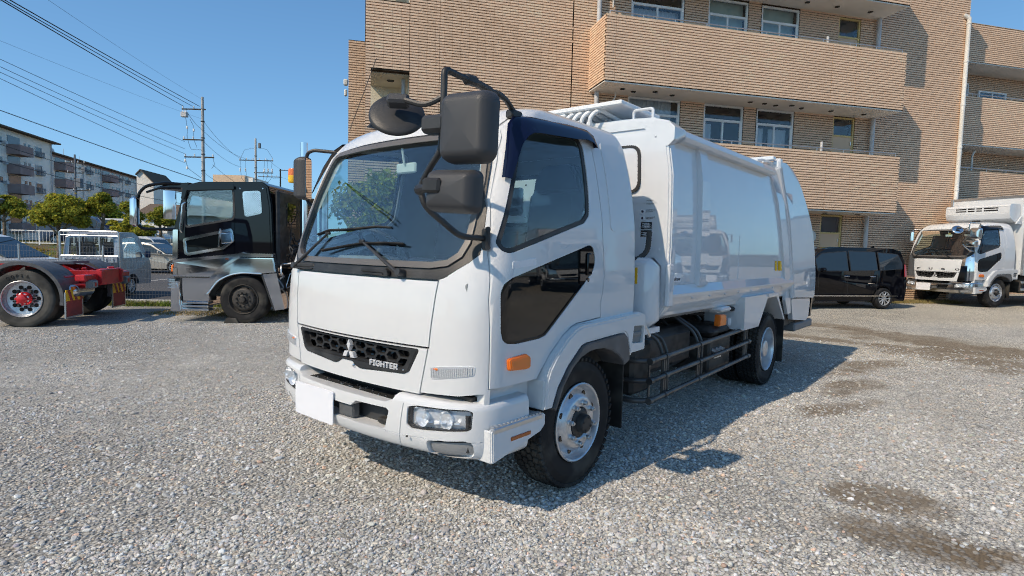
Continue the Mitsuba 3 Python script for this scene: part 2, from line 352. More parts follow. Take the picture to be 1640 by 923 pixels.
# grass tufts at the foot of the fence
def blades(n, fx, h0, h1, w, rng):
    P = np.array([fx(t) for t in rng.uniform(0, 1, n)]); P[:, :2] += rng.normal(0, .10, (n, 2))
    a = rng.uniform(0, 2*np.pi, n); h = rng.uniform(h0, h1, n); l = rng.normal(0, .35, (n, 2))*h[:, None]
    d = np.stack([np.cos(a), np.sin(a), 0*a], -1)*w
    tip = P+np.stack([l[:, 0], l[:, 1], h], -1); mid = P+np.stack([l[:, 0]*.3, l[:, 1]*.3, h*.6], -1)
    V = np.stack([P-d, P+d, mid+d*.6, tip, mid-d*.6], 1).reshape(-1, 3); o = (np.arange(n)*5)[:, None]
    return tm(V, np.vstack([o+[0, 1, 2], o+[0, 2, 4], o+[4, 2, 3]]))
mat('grass', {'type': 'twosided', 'b': {'type': 'diffuse', 'reflectance': spotty((.13, .20, .035), (.24, .23, .08), 3)}})
mat('grass_dry', {'type': 'twosided', 'b': {'type': 'diffuse', 'reflectance': spotty((.30, .22, .10), (.22, .19, .08), 5)}})
rg = np.random.default_rng(5)
single('grass', 'short green grass along the fence behind the red chassis', 'grass', blades(5000, lambda t: np.array([-12+5.2*t, FENCE_Y(-9)-.22+.1*math.sin(9*t), 0]), .04, .16, .008, rg), 'grass', kind='stuff')
single('grass', 'dry straw coloured grass and leaves before the black tractor', 'grass', blades(3500, lambda t: np.array([-7.8+2.6*t, 12.3+1.4*((t*7919) % 1), 0]), .01, .06, .007, rg), 'grass_dry', kind='stuff')
single('grass', 'dry grass at the foot of the brick building behind the parked vehicles', 'grass', blades(4000, lambda t: np.array([12.6+3.6*t, 20.0+.9*t+.5*((t*7919) % 1), 0]), .03, .14, .008, rg), 'grass_dry', kind='stuff')
# ================================================================ the brick building, in a frame along its front (x right, y back)
BY = 14.5; AZ = math.radians(33.12)
MBD = frame(24.3*math.sin(AZ), 24.3*math.cos(AZ), BY)
mat('brick', {'type': 'twosided', 'b': {'type': 'diffuse', 'reflectance': {'type': 'mesh_attribute', 'name': 'vertex_color'}}})
mat('brick_one', {'type': 'twosided', 'b': {'type': 'diffuse', 'reflectance': spotty((.70, .50, .35), (.79, .575, .41), 7)}})
mat('joint', {'type': 'twosided', 'b': {'type': 'diffuse', 'reflectance': spotty((.050, .036, .026), (.075, .055, .04), 6)}})
mat('render_cream', {'type': 'twosided', 'b': {'type': 'diffuse', 'reflectance': spotty((.72, .64, .49), (.78, .70, .55), 1.5)}})
mat('soffit', {'type': 'twosided', 'b': {'type': 'diffuse', 'reflectance': spotty((.70, .68, .63), (.78, .76, .71), .9)}})
mat('coping', {'type': 'twosided', 'b': {'type': 'diffuse', 'reflectance': spotty((.55, .42, .29), (.46, .35, .24), 3)}})
pr('pipe_grey', spotty((.46, .46, .47), (.54, .54, .54), 3), .5)
pr('pipe_white', spotty((.62, .60, .55), (.70, .69, .65), 1.2), .5)
pr('frame_white', (.82, .83, .83), .35)
pr('door_panel', (.66, .47, .31), .5)
pr('door_frame', (.62, .47, .20), .5)
mat('curtain', {'type': 'twosided', 'b': {'type': 'diffuse', 'reflectance': rgb(.62, .64, .67)}})
mat('curtain_green', {'type': 'twosided', 'b': {'type': 'diffuse', 'reflectance': rgb(.46, .54, .49)}})
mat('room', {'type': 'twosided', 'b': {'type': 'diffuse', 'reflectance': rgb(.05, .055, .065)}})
mat('window_glass', {'type': 'thindielectric', 'int_ior': 1.6, 'specular_transmittance': rgb(.80, .87, .90)})
PITCH_Z, PITCH_U, GAP, PROUD = .0796, .25, .0245, .025
def lay(origin, along, out, length, z0, z1, holes=(), off=0.0, clear=()):
    """Bricks in running bond over a face: (centre along, z, length) rows minus the holes; returns a list of (u, z, w)."""
    rows = []; n = int(round((z1-z0)/PITCH_Z))
    for r in range(n):
        z = z0+(r+.5)*PITCH_Z; sh = (PITCH_U/2 if (int(round(z/PITCH_Z)) % 2) else 0)+off
        spans = [(0, length)]
        for (a, b, c, d) in holes:
            if c-.03 < z < d+.03:
                nw = []
                for s, e in spans:
                    if b <= s or a >= e: nw.append((s, e)); continue
                    if a > s: nw.append((s, a))
                    if b < e: nw.append((b, e))
                spans = nw
        for s, e in spans:
            i0 = math.floor((s-sh)/PITCH_U)
            u = i0*PITCH_U+sh
            while u < e-1e-6:
                p, q = max(u, s), min(u+PITCH_U, e)
                if q-p > .05: rows.append(((p+q)/2, z, q-p-(.003 if (r*7+int(u*4)) % 3 else .006)))
                u += PITCH_U
    return rows
BOX_V = np.array([[a, b, c] for a in (-.5, .5) for b in (0, 1) for c in (-.5, .5)])     # along, out, up
BOX_F = np.array([[2, 6, 7], [2, 7, 3], [0, 2, 3], [0, 3, 1], [4, 5, 7], [4, 7, 6], [1, 3, 7], [1, 7, 5], [0, 4, 6], [0, 6, 2]])
def brick_mesh(rows, origin, along, out, rng, tint=(1, 1, 1)):
    R = np.array(rows); n = len(R); o, a, q = (np.asarray(t, float) for t in (origin, along, out))
    pr_ = PROUD+rng.uniform(-.003, .003, n)
    loc = BOX_V[None]*np.stack([R[:, 2], pr_, np.full(n, PITCH_Z-GAP)], -1)[:, None, :]
    V = o+(loc[..., 0]+R[:, :1])[..., None]*a+loc[..., 1][..., None]*q
    V[..., 2] += loc[..., 2]+R[:, 1:2]-0*o[2]
    t = np.clip(rng.normal(1, .03, n), .8, 1.2)[:, None]; k = rng.uniform(0, 1, n)[:, None]
    pos = o+R[:, :1]*a; blot = meshkit.fbm(np.stack([pos[:, 0]*.5+pos[:, 1]*.5, R[:, 1]*.5, 0*R[:, 1]], -1), 3, 4)[:, None]
    c = np.array([.77, .555, .395])*t*(.90+.2*blot); c = np.where(k < .18, c*np.array([.965, .95, .94]), c); c = np.where(k > .88, c*np.array([1.02, 1.025, 1.03]), c)
    return V.reshape(-1, 3), (BOX_F[None]+(np.arange(n)*8)[:, None, None]).reshape(-1, 3), np.repeat(np.clip(c*np.asarray(tint), 0, .8), 8, 0)
bd = thing('brick_building', 'three storey tan brick building with long brick balconies behind the white garbage truck', 'building')
W = 1.25
windows = []   # u0, u1, z0, z1, kind
for z in (6.60, 10.05, 3.10):
    windows += [(-9.68, -7.78, z-1.95, z, 'split'), (-6.90, -5.37, z-1.90, z, 'tall'), (-4.85, -3.33, z-1.90, z, 'tall')]
doors = [(-1.69, -.75, 3.6, 6.57), (-1.69, -.75, 7.1, 10.03), (-1.98, -1.03, .25, 3.08)]
HO = [(a, b, c, d) for a, b, c, d, _ in windows]+[(a, b, c, d) for a, b, c, d in doors]
opens = [(-17.75, -16.65, 5.05, 6.65), (-17.75, -16.65, 8.63, 10.1), (-17.75, -16.65, 1.6, 3.1)]
shift = lambda hs: [(a+17.9, b+17.9, c, d) for a, b, c, d in hs]
core = Polygon([(-17.9, 0), (4.2, 0), (4.2, 13.6), (-17.9, 13.6)])
for a, b, c, d in HO+opens: core = core.difference(sbox(a, c, b, d))
wall_mesh = prism(core, W, W+.22, 'xz')
extra = [bb(-16.6, 4.2, W+.22, W+9, 13.2, 13.6), bb(4.0, 4.2, W+.22, W+9, 0, 13.6), bb(-17.9, -17.75, W+4.4, W+9, 0, 13.6), bb(-17.9, 4.2, W+.22, W+2.0, 3.12, 3.2), bb(-17.9, -16.4, W+.22, W+4.2, 8.2, 8.6), bb(-17.9, -16.4, W+.22, W+4.2, 4.7, 5.02)]
wk = part(bd, 'wall', cat([wall_mesh]+extra), 'joint', MBD)
rg = np.random.default_rng(21)
rows = lay((-17.9, W, 0), (1, 0, 0), (0, -1, 0), 22.1, 0, 12.2, shift(HO+opens+[(g-.003, g+.003, 0, 13) for g in (-16.66, -15.78, -11.61)]))
# joints between wall panels, and the strip behind each balcony slab
pos = np.array([[r[0]-17.9, W, r[1]] for r in rows]); near = (pos[:, 0] > -16.5) & (pos[:, 0] < -11.3) & (pos[:, 2] > 7.2) & (np.array([r[2] for r in rows]) > .2)
order = np.argsort(np.where(near, np.hypot(pos[:, 0]+17.95, pos[:, 2]-1.6), 1e9))[:290]; chosen = set(order.tolist())
one = mikit.ply(bx((0, -PROUD/2, 0), (PITCH_U-.005, PROUD, PITCH_Z-GAP), .002), 'm_brick_one')
for i in order:
    u, z, w = rows[i]
    part(wk, 'brick', one, None, MBD @ moved(u-17.9, W, z))
rest = [r for i, r in enumerate(rows) if i not in chosen]
faces = [brick_mesh(rest, (-17.9, W, 0), (1, 0, 0), (0, -1, 0), rg)]
balcony_z = ((3.13, 5.035), (6.63, 8.54), (10.13, 12.04))
for z0, z1 in balcony_z:
    rr = lay(0, 0, 0, 11.04, z0+.012, z1, [(g+11.04-.003, g+11.04+.003, 0, 13) for g in (-10.73, -3.02, -2.05)])
    faces.append(brick_mesh(rr, (-11.04, 0, 0), (1, 0, 0), (0, -1, 0), rg))
    faces.append(brick_mesh(lay(0, 0, 0, W-.02, z0+.012, z1, off=.06), (-11.04, W-.02, 0), (0, -1, 0), (-1, 0, 0), rg))
    faces.append(brick_mesh(lay(0, 0, 0, W-.02, z0+.012, z1, off=.06), (0, 0, 0), (0, 1, 0), (1, 0, 0), rg))
VV, FF, CC, o = [], [], [], 0
for a, b, c in faces: VV.append(a); FF.append(b+o); CC.append(c); o += len(a)
part(wk, 'brick_courses', tm(np.vstack(VV), np.vstack(FF)), 'brick', MBD, kind='stuff', label='courses of narrow tan bricks with deep dark joints', color=np.vstack(CC))
def curtain_mesh(u0, u1, v, z0, z1, amp=.02, n=60):
    us = np.linspace(u0, u1, n); vs = v+amp*np.sin(us*42)+amp*.5*np.sin(us*91+1)
    V = np.concatenate([np.stack([us, vs, 0*us+z0], -1), np.stack([us, vs, 0*us+z1], -1)]); i = np.arange(n-1)
    return tm(V, np.stack([i, i+1, i+1+n, i+n], -1))
def window(holder, u0, u1, z0, z1, kind, V0=W, M=MBD, seed=0, depth=1.2):
    e, f = .065, .085; zt = z1-.52 if kind != 'plain' else z1
    y0, y1 = V0+.02, V0+.10; P = [bb(u0, u1, y0, y1, z0, z0+f, .006), bb(u0, u1, y0, y1, z1-e, z1, .006), bb(u0, u0+e, y0, y1, z0+f, z1-e, .006), bb(u1-e, u1, y0, y1, z0+f, z1-e, .006)]
    if kind != 'plain': P.append(bb(u0+e, u1-e, y0+.004, y1-.004, zt-.04, zt+.04, .006))
    um = (u0+u1)/2
    P += [bb(um-.03, um+.03, y0+.008, y1-.012, z0+f, zt-.04, .005)]
    P += [bb(u0+e, u0+e+.035, y0+.016, y1-.02, z0+f, zt-.04), bb(u1-e-.035, u1-e, y0+.016, y1-.02, z0+f, zt-.04)]
    w = part(holder, 'window', cat(P), 'frame_white', M)
    for a, b, c, d in ((u0+e, um-.03, z0+f, zt-.04), (um+.03, u1-e, z0+f, zt-.04)) + (((u0+e, u1-e, zt+.04, z1-e),) if kind != 'plain' else ()):
        t = .004*((seed*13+int(abs(a)*100)) % 3-1)
        part(w, 'pane', tm([[a, y0+.04, c], [b, y0+.04+t, c], [b, y0+.04+t, d], [a, y0+.04, d]], [[0, 1, 2, 3]]), 'window_glass', M)
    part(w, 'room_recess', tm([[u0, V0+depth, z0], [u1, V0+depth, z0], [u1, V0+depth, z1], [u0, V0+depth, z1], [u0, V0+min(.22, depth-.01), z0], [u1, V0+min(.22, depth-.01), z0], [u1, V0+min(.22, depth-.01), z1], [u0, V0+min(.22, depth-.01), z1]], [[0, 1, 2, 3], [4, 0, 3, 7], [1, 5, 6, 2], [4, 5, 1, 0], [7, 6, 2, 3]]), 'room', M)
    return w
for i, (a, b, c, d, kd) in enumerate(windows):
    w = window(bd, a, b, c, d, kd, seed=i)
    if c > 7:
        if i % 3 == 0: part(w, 'curtain', curtain_mesh(a+.06, b-.06, W+.3, c, d-.55), 'curtain', MBD)
        else: part(w, 'curtain', curtain_mesh(a+.05, b-.05, W+.26, c, d, .003), 'curtain_green', MBD, label='drawn pale green curtain')
    else:
        part(w, 'curtain', curtain_mesh(a+.06, a+(.5 if i % 3 else 1.7), W+.3, c, d-(.0 if i % 3 == 0 else .6)), 'curtain', MBD)
        if i % 3 == 2: part(w, 'curtain', curtain_mesh(b-.8, b-.06, W+.3, c, d-.6), 'curtain', MBD)
for (a, b, c, d) in doors:
    zt = d-.66
    dk = part(bd, 'door', cat([bb(a, a+.06, W+.01, W+.1, c, d, .005), bb(b-.06, b, W+.01, W+.1, c, d, .005), bb(a+.06, b-.06, W+.01, W+.1, d-.06, d, .005), bb(a+.06, b-.06, W+.015, W+.09, zt-.03, zt+.03, .005)]), 'door_frame', MBD)
    part(dk, 'panel', bb(a+.06, b-.06, W+.04, W+.08, c, zt-.03), 'door_panel', MBD)
    part(dk, 'pane', tm([[a+.06, W+.05, zt+.03], [b-.06, W+.05, zt+.03], [b-.06, W+.05, d-.06], [a+.06, W+.05, d-.06]], [[0, 1, 2, 3]]), 'window_glass', MBD)
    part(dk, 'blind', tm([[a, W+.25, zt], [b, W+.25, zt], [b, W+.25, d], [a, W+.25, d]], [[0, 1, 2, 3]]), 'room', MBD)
    part(dk, 'handle', bx((b-.12, W+.02, zt-.25), (.03, .04, .12), .008), 'chrome_dull', MBD)
for z0, z1 in balcony_z:
    bk = part(bd, 'balcony', cat([bb(-11.04, 0, 0, .16, z0, z1-.012), bb(-11.04, -10.88, .16, W-.02, z0, z1-.012), bb(-.16, 0, .16, W-.02, z0, z1-.012)]), 'joint', MBD)
    part(bk, 'slab', bb(-11.03, -.01, .01, W, z0-.035, z0+.25), 'soffit', MBD)
    part(bk, 'coping', cat([bb(-11.05, .012, -.022, .17, z1-.012, z1+.022, .006), bb(-11.05, -10.87, .17, W-.02, z1-.012, z1+.022, .006), bb(-.17, .012, .17, W-.02, z1-.012, z1+.022, .006)]), 'coping', MBD)
    R = [cyl((-10.9, .085, z1+.14), (-.1, .085, z1+.14), .018, 8)]+[cyl((u, .085, z1+.02), (u, .085, z1+.14), .012, 6) for u in np.arange(-10.9, 0, 1.08)]
    part(bk, 'handrail', cat(R), 'aluminium', MBD)
    for u in (-10.2, -9.75, -9.1, -8.4, -5.6, -5.05, -4.55, -4.05, -3.5, -2.3, -.9):
        part(bk, 'soffit_vent', lathe([(0, 0), (.075, 0), (.085, .012), (.085, .02)], 12, 'z', (u, .62+.1*math.sin(u*5), z0-.058)), 'dark_metal', MBD)
    for u in (-10.83, -.10):
        part(bk, 'post', cyl((u, W-.16, z0-3.5+.2 if z0 > 4 else 0), (u, W-.16, z0-.035), .075, 14), 'pipe_grey', MBD, smooth=50)
    part(bk, 'drain_pipe', tube([(-10.35, W-.12, z0-.9), (-10.35, W-.12, z0-.4), (-10.25, W-.3, z0-.2), (-10.25, W-.3, z0-.03)], .028, 8), 'pipe_white', MBD, smooth=50)
    part(bk, 'vent_stack', tube([(-2.75, .55, z1-.4), (-2.75, .55, z1+.45)], .045, 8), 'pipe_grey', MBD, smooth=50)
# corner loggia with cream back wall
part(bd, 'loggia', cat([bb(-17.74, -16.4, W+1.7, W+1.9, 0, 13.0), bb(-16.65, -16.4, W+.22, W+1.7, 0, 13.0)]), 'render_cream', MBD, label='cream walls of the open corner balcony')
for z in (6.62, 10.07): part(bd, 'loggia_ceiling', bb(-17.74, -16.65, W+.22, W+1.7, z, z+.03), 'render_cream', MBD)
part(bd, 'soffit_vent', lathe([(0, -.02), (.10, -.02), (.12, 0)], 14, 'z', (-17.15, W+.9, 6.615)), 'dark_metal', MBD)
part(bd, 'downpipe', cyl((-16.78, W+.6, 0), (-16.78, W+.6, 6.6), .06, 12), 'pipe_grey', MBD, smooth=50)
part(bd, 'downpipe', cat([tube([(4.06, W-.11, .1), (4.06, W-.11, 10.62), (3.9, W-.02, 10.75)], .075, 12)]+[cyl((4.06, W-.11, z), (4.06, W-.11, z+.07), .088, 12) for z in (1, 2.6, 4.2, 5.8, 7.4, 9.0, 10.4)]), 'pipe_white', MBD, smooth=50, label='tall cream downpipe at the right corner')
part(bd, 'meter_box', cyl((-2.42, W-.03, 2.28), (-2.42, W-.12, 2.28), .2, 24), 'pipe_white', MBD, label='round white lamp on the ground floor wall')
part(bd, 'roof_parapet', bb(-17.95, 4.25, W-.04, W+.3, 13.6, 13.75, .02), 'coping', MBD)
# the low wing behind the left corner and the long wing to the right
lw = thing('brick_wing', 'narrow tan brick wing showing behind the left corner of the building', 'building')
LV = 4.2
wk2 = part(lw, 'wall', bb(-18.44, -8, LV, LV+5, 0, 8.38), 'joint', MBD)
a, b, c = brick_mesh(lay(0, 0, 0, 2.0, 0, 8.38), (-18.44, LV, 0), (1, 0, 0), (0, -1, 0), rg); part(wk2, 'brick_courses', tm(a, b), 'brick', MBD, kind='stuff', color=c)
part(lw, 'security_lamp', cat([bx((-18.53, LV+.1, 7.0), (.14, .16, .2), .03), bx((-18.53, LV+.1, 6.66), (.10, .12, .22), .03)]), 'pipe_white', MBD, label='white fitting on the outer corner')
rw = thing('brick_wing', 'tan brick wing with balconies set back at the right edge of the photo', 'building')
RV = 3.0
wk3 = part(rw, 'wall', cat([bb(4.3, 22, RV+1.3, RV+8, 0, 11.3), bb(6.0, 7.2, RV+.6, RV+1.3, 0, 11.2)]), 'joint', MBD)
FV, FN, FC, o = [], [], [], 0
for q in [brick_mesh(lay(0, 0, 0, 12, 0, 11.3), (4.3, RV+1.3, 0), (1, 0, 0), (0, -1, 0), rg)]+[brick_mesh(lay(0, 0, 0, 14, z0, z1), (4.5, RV, 0), (1, 0, 0), (0, -1, 0), rg) for z0, z1 in ((9.86, 11.40), (6.45, 8.42), (3.1, 5.34))]:
    FV.append(q[0]); FN.append(q[1]+o); FC.append(q[2]); o += len(q[0])
part(wk3, 'brick_courses', tm(np.vstack(FV), np.vstack(FN)), 'brick', MBD, kind='stuff', color=np.vstack(FC))
for z0, z1 in ((9.86, 11.40), (6.45, 8.42), (3.1, 5.34)):
    bk = part(rw, 'balcony', bb(4.5, 18.5, RV, RV+.18, z0, z1-.01), 'joint', MBD)
    part(bk, 'slab', bb(4.5, 18.5, RV+.01, RV+1.3, z0-.04, z0+.2), 'soffit', MBD)
    part(bk, 'coping', bb(4.5, 18.5, RV-.02, RV+.2, z1-.01, z1+.02, .006), 'coping', MBD)
    if z1 < 10: part(bk, 'handrail', cat([cyl((4.6, RV+.09, z1+.15), (18.4, RV+.09, z1+.15), .02, 8)]+[cyl((u, RV+.09, z1+.02), (u, RV+.09, z1+.15), .013, 6) for u in np.arange(4.8, 18, 1.1)]), 'aluminium', MBD)
window(rw, 7.35, 8.15, 7.2, 9.4, 'tall', RV+1.16, seed=5, depth=.105); window(rw, 8.75, 10.4, 7.2, 9.15, 'plain', RV+1.16, seed=6, depth=.105)
for u, v in ((7.0, .5), (7.22, .9), (7.45, .8), (7.7, .45)):
    part(rw, 'vent_pipe', tube([(u, RV+v, 5.0), (u, RV+v, 6.1), (u+.12, RV+v, 6.3)], .04, 8), 'pipe_white', MBD, smooth=50)
# ================================================================ trucks of the garbage truck's make: cab, wheels, frame
CAB_ROWS = [  # z, front x at the middle, bow, half width of the flat front, corner length, half width, rear x
 (.62, 1.075, .075, .80, .26, 1.045, -.76), (.80, 1.085, .075, .80, .26, 1.055, -.76), (1.05, 1.085, .075, .80, .26, 1.06, -.76),
 (1.28, 1.072, .075, .80, .26, 1.06, -.76), (1.42, 1.055, .078, .80, .26, 1.06, -.76), (1.55, 1.015, .085, .81, .25, 1.055, -.76),
 (1.75, .940, .095, .86, .19, 1.047, -.76), (1.95, .860, .095, .875, .15, 1.022, -.76), (2.15, .775, .09, .87, .11, .985, -.755),
 (2.27, .722, .09, .85, .11, .955, -.75), (2.37, .670, .115, .82, .12, .925, -.745), (2.42, .625, .115, .755, .17, .900, -.735),
 (2.465, .545, .115, .73, .17, .872, -.715), (2.50, .42, .115, .68, .17, .825, -.68), (2.525, .25, .115, .58, .17, .74, -.62), (2.54, .05, .10, .40, .17, .56, -.52)]
def contour(row, d):
    z, xc, bow, yc, cl, Y, xr = row
    xc -= d; Y -= d; xr += d; yc = min(yc, Y-.06); xe = xc-bow; xs = xe-cl; cx = max(xe-2*bow/yc*(Y-yc), xs+.02); rr = .05
    P = [(xr, Y-rr-.001), (xr+.015, Y-.015), (xr+rr, Y)]+[(xr+rr+(xs-xr-rr)*t, Y) for t in np.linspace(0, 1, 9)[1:-1]]
    for t in np.linspace(0, 1, 17): P.append(((1-t)**2*xs+2*t*(1-t)*cx+t*t*xe, (1-t)**2*Y+2*t*(1-t)*Y+t*t*yc))
    for t in np.linspace(0, 1, 10)[1:-1]: P.append((xc-bow*(1-t)**2, yc*(1-t)))
    full = P+[(xc, 0.)]+[(x, -y) for x, y in P[::-1]]; ys = np.linspace(full[-1][1], full[0][1], 8)[1:-1]
    return np.array([(x, y, z) for x, y in full+[(xr, y) for y in ys]])
def loft(rows, zs, d=0.0, dtop=0.0):
    from scipy.interpolate import PchipInterpolator
    R = np.array(rows); f = PchipInterpolator(R[:, 0], R[:, 1:], axis=0)
    C = np.array([contour((z, *f(z)), d) for z in zs])
    if dtop: C[..., 2] -= dtop*np.clip((C[..., 2]-2.2)/.25, 0, 1)
    m, n = C.shape[:2]; i, j = np.meshgrid(np.arange(m-1), np.arange(n), indexing='ij'); a = (i*n+j).ravel(); b = (i*n+(j+1) % n).ravel(); j = np.arange(n)
    F = np.vstack([np.stack([a, a+n, b], 1), np.stack([b, a+n, b+n], 1), np.stack([j, (j+1) % n, 0*j+m*n], 1), np.stack([(m-1)*n+(j+1) % n, (m-1)*n+j, 0*j+m*n+1], 1)])
    t = tm(np.vstack([C.reshape(-1, 3), C[0].mean(0), C[-1].mean(0)+[0, 0, .004]]), F)
    if t.volume < 0: t.invert()
    return t
CAB_Z = np.concatenate([np.linspace(.725, 2.3, 34), [2.32, 2.34, 2.36, 2.38, 2.40, 2.42, 2.435, 2.45, 2.465, 2.48, 2.495, 2.508, 2.52, 2.53, 2.54]])
BIG = 3.0
def tyre(R, w, rim, blocks=52, y=0.0, tread=True, n=56):
    """A tyre about the y axis; its outer face looks to +y, centred on y."""
    h = w/2
    p = [(rim-.01, h-.03), (rim+.004, h-.012), (rim+.02, h-.004), (rim+(R-rim)*.45, h+.004), (rim+(R-rim)*.52, h+.007), (rim+(R-rim)*.58, h+.004), (R-.05, h-.003), (R-.026, h-.012), (R-.012, h-.03), (R-.012, -h+.03), (R-.03, -h+.010), (rim+(R-rim)*.5, -h), (rim, -h+.02), (rim-.01, -h+.04)]
    M = [lathe(p, n, 'y', (0, y, 0))]
    if tread:
        lanes = [(-.44, .15), (-.25, .17), (-.06, .17), (.125, .17), (.31, .17), (.455, .11)]
        for q, (c, ww) in enumerate(lanes):
            for k in range(blocks):
                a = (k+.5*(q % 2)+.2*q)*2*math.pi/blocks; rr = R-.006-(.012 if abs(c) > .4 else 0)
                b = bx((0, 0, 0), (2*math.pi*R/blocks*.78, w*ww*.86, .026), .004, rz=14*(1 if q % 2 else -1))
                b.apply_transform(moved(0, y+c*w, 0) @ moved(ry=-math.degrees(a)) @ moved(0, 0, rr-.006)); M.append(b)
    return cat(M)
def front_wheel(holder, M, R=.445, w=.235, rim=.262, rimmat='silver_rim', studs=8, tread=True, holes=8, hub='black_plastic', name='front_wheel', n=56):
    """Outer face at y = 0."""
    k = part(holder, name, tyre(R, w, rim, y=-w/2, tread=tread, n=n), 'rubber', M, smooth=32)
    disc = [(rim, -.010), (rim+.004, .004), (rim-.004, .010), (rim-.012, .004), (rim-.018, -.03), (rim-.03, -.052), (rim-.045, -.050), (rim-.062, -.022), (rim-.085, .006), (rim-.105, .016), (.112, .016), (.104, .010), (.100, -.03)]
    r = part(k, 'rim', lathe(disc, n, 'y'), rimmat, M, smooth=35)
    hs = [lathe([(0, 0), (.024, 0), (.026, -.006)], 14, 'y') for _ in range(holes)]
    for i, h in enumerate(hs):
        a = (i+.5)*2*math.pi/holes; h.vertices[:, 0] *= .8; h.apply_transform(moved(ry=0)); h.apply_translation((0, -.012, rim-.07)); h.apply_transform(moved(rx=0)); 
        q = moved(ry=math.degrees(a)); h.apply_transform(q)
    if n > 60:
        for h in hs: part(k, 'hand_hole', h, 'black_gloss', M)
    else: part(k, 'hand_holes', cat(hs), 'black_gloss', M, kind='stuff')
    nuts = []
    for i in range(studs):
        a = (i+.25)*2*math.pi/studs; x, z = .135*math.cos(a), .135*math.sin(a)
        nuts += [lathe([(.021, .016), (.021, .020), (.016, .024), (.016, .046), (.013, .049), (.009, .049), (.009, .058), (0, .058)], 6 if n < 50 else 12, 'y', (x, 0, z))]
    if n > 60:
        for q in nuts: part(k, 'wheel_nut', q, 'aluminium', M)
    else: part(k, 'wheel_nuts', cat(nuts), rimmat, M, kind='stuff')
    hb = [lathe([(.100, -.03), (.098, .012), (.080, .020), (.064, .022), (.062, .062), (.055, .070), (.02, .072), (0, .072)], 24, 'y')]
    hb += [cyl((.045*math.cos(a), .06, .045*math.sin(a)), (.045*math.cos(a), .078, .045*math.sin(a)), .008, 6) for a in np.arange(4)*math.pi/2+.4]
    part(k, 'hub', cat(hb), hub, M, smooth=40)
    return k
def rear_wheel(holder, M, R=.445, w=.235, rim=.262, inner=True, tread=True, rimmat='silver_rim', name='rear_wheel', n=48):
    k = part(holder, name, cat([tyre(R, w, rim, y=-w/2, tread=tread, n=n)]+([tyre(R, w, rim, y=-w*1.5-.04, tread=tread, n=n)] if inner else [])), 'rubber', M, smooth=32)
    disc = [(rim, -.012), (rim+.004, .004), (rim-.004, .010), (rim-.012, .004), (rim-.020, -.02), (rim-.026, -.10), (rim-.034, -.112), (rim-.05, -.114), (.115, -.128), (.11, -.11), (.10, -.02), (.08, -.01), (0, -.01)]
    part(k, 'rim', lathe(disc, n, 'y'), rimmat, M, smooth=35)
    part(k, 'wheel_nuts', cat([cyl((.14*math.cos(a), -.13, .14*math.sin(a)), (.14*math.cos(a), -.085, .14*math.sin(a)), .016, 6) for a in np.arange(8)*math.pi/4]), 'dark_metal', M, kind='stuff')
    return k
# prisms that cut the cab's skin into panels (front view: y, z; side view: x, z)
DOOR = [(.873, .812), (.877, 1.31), (.85, 1.56), (.78, 1.87), (.67, 2.17), (.60, 2.32), (.54, 2.375), (.44, 2.398), (0, 2.425), (-.19, 2.430), (-.225, 2.40), (-.228, 2.3), (-.235, 2.0), (-.252, 1.65), (-.27, 1.42), (-.255, 1.31), (-.236, 1.25), (-.238, 1.135),
        (-.02, 1.122), (.06, 1.118), (.128, 1.100), (.22, 1.05), (.347, .952), (.411, .880), (.446, .812)]
WIN = [(.815, 1.625), (.79, 1.582), (.748, 1.569), (.70, 1.578), (-.02, 1.775), (-.085, 1.83), (-.098, 1.93), (-.118, 2.29), (-.10, 2.345), (-.05, 2.362), (.44, 2.338), (.54, 2.30), (.60, 2.22)]
LOW = [(.815, 1.30), (.812, 1.13), (.80, 1.085), (.768, 1.060), (.679, 1.050), (.46, 1.058), (.40, 1.070), (.354, 1.10), (.002, 1.356), (-.12, 1.458), (-.146, 1.50), (-.15, 1.55), (-.13, 1.61), (-.10, 1.630), (-.06, 1.63), (.03, 1.606), (.73, 1.432), (.79, 1.40), (.813, 1.355)]
WS = [(-.66, 1.506), (.66, 1.506), (.77, 1.522), (.83, 1.565), (.853, 1.63), (.852, 1.72), (.835, 1.98), (.79, 2.20), (.765, 2.245), (.72, 2.262), (.4, 2.268), (-.4, 2.268), (-.72, 2.262), (-.765, 2.245), (-.79, 2.20), (-.835, 1.98), (-.852, 1.72), (-.853, 1.63), (-.83, 1.565), (-.77, 1.522)]
HOOD = [(-.662, 1.022), (.662, 1.022), (.722, 1.400), (-.722, 1.400)]
HOOD = [(-.70, 1.022), (.70, 1.022), (.735, 1.405), (-.735, 1.405)]
CHIN = [(-.637, .742), (.637, .742), (.695, 1.018), (-.695, 1.018)]
COWL = [(-.73, 1.409), (.73, 1.409), (.775, 1.423), (.90, 1.512), (.945, 1.56), (.935, 1.72), (.90, 2.0), (.845, 2.26), (.78, 2.30), (.4, 2.315), (-.4, 2.315), (-.78, 2.30), (-.845, 2.26), (-.90, 2.0), (-.935, 1.72), (-.945, 1.56), (-.90, 1.512), (-.775, 1.423)]
def swell(poly, d): return rp(poly).buffer(d, join_style=2)
_cab = {}
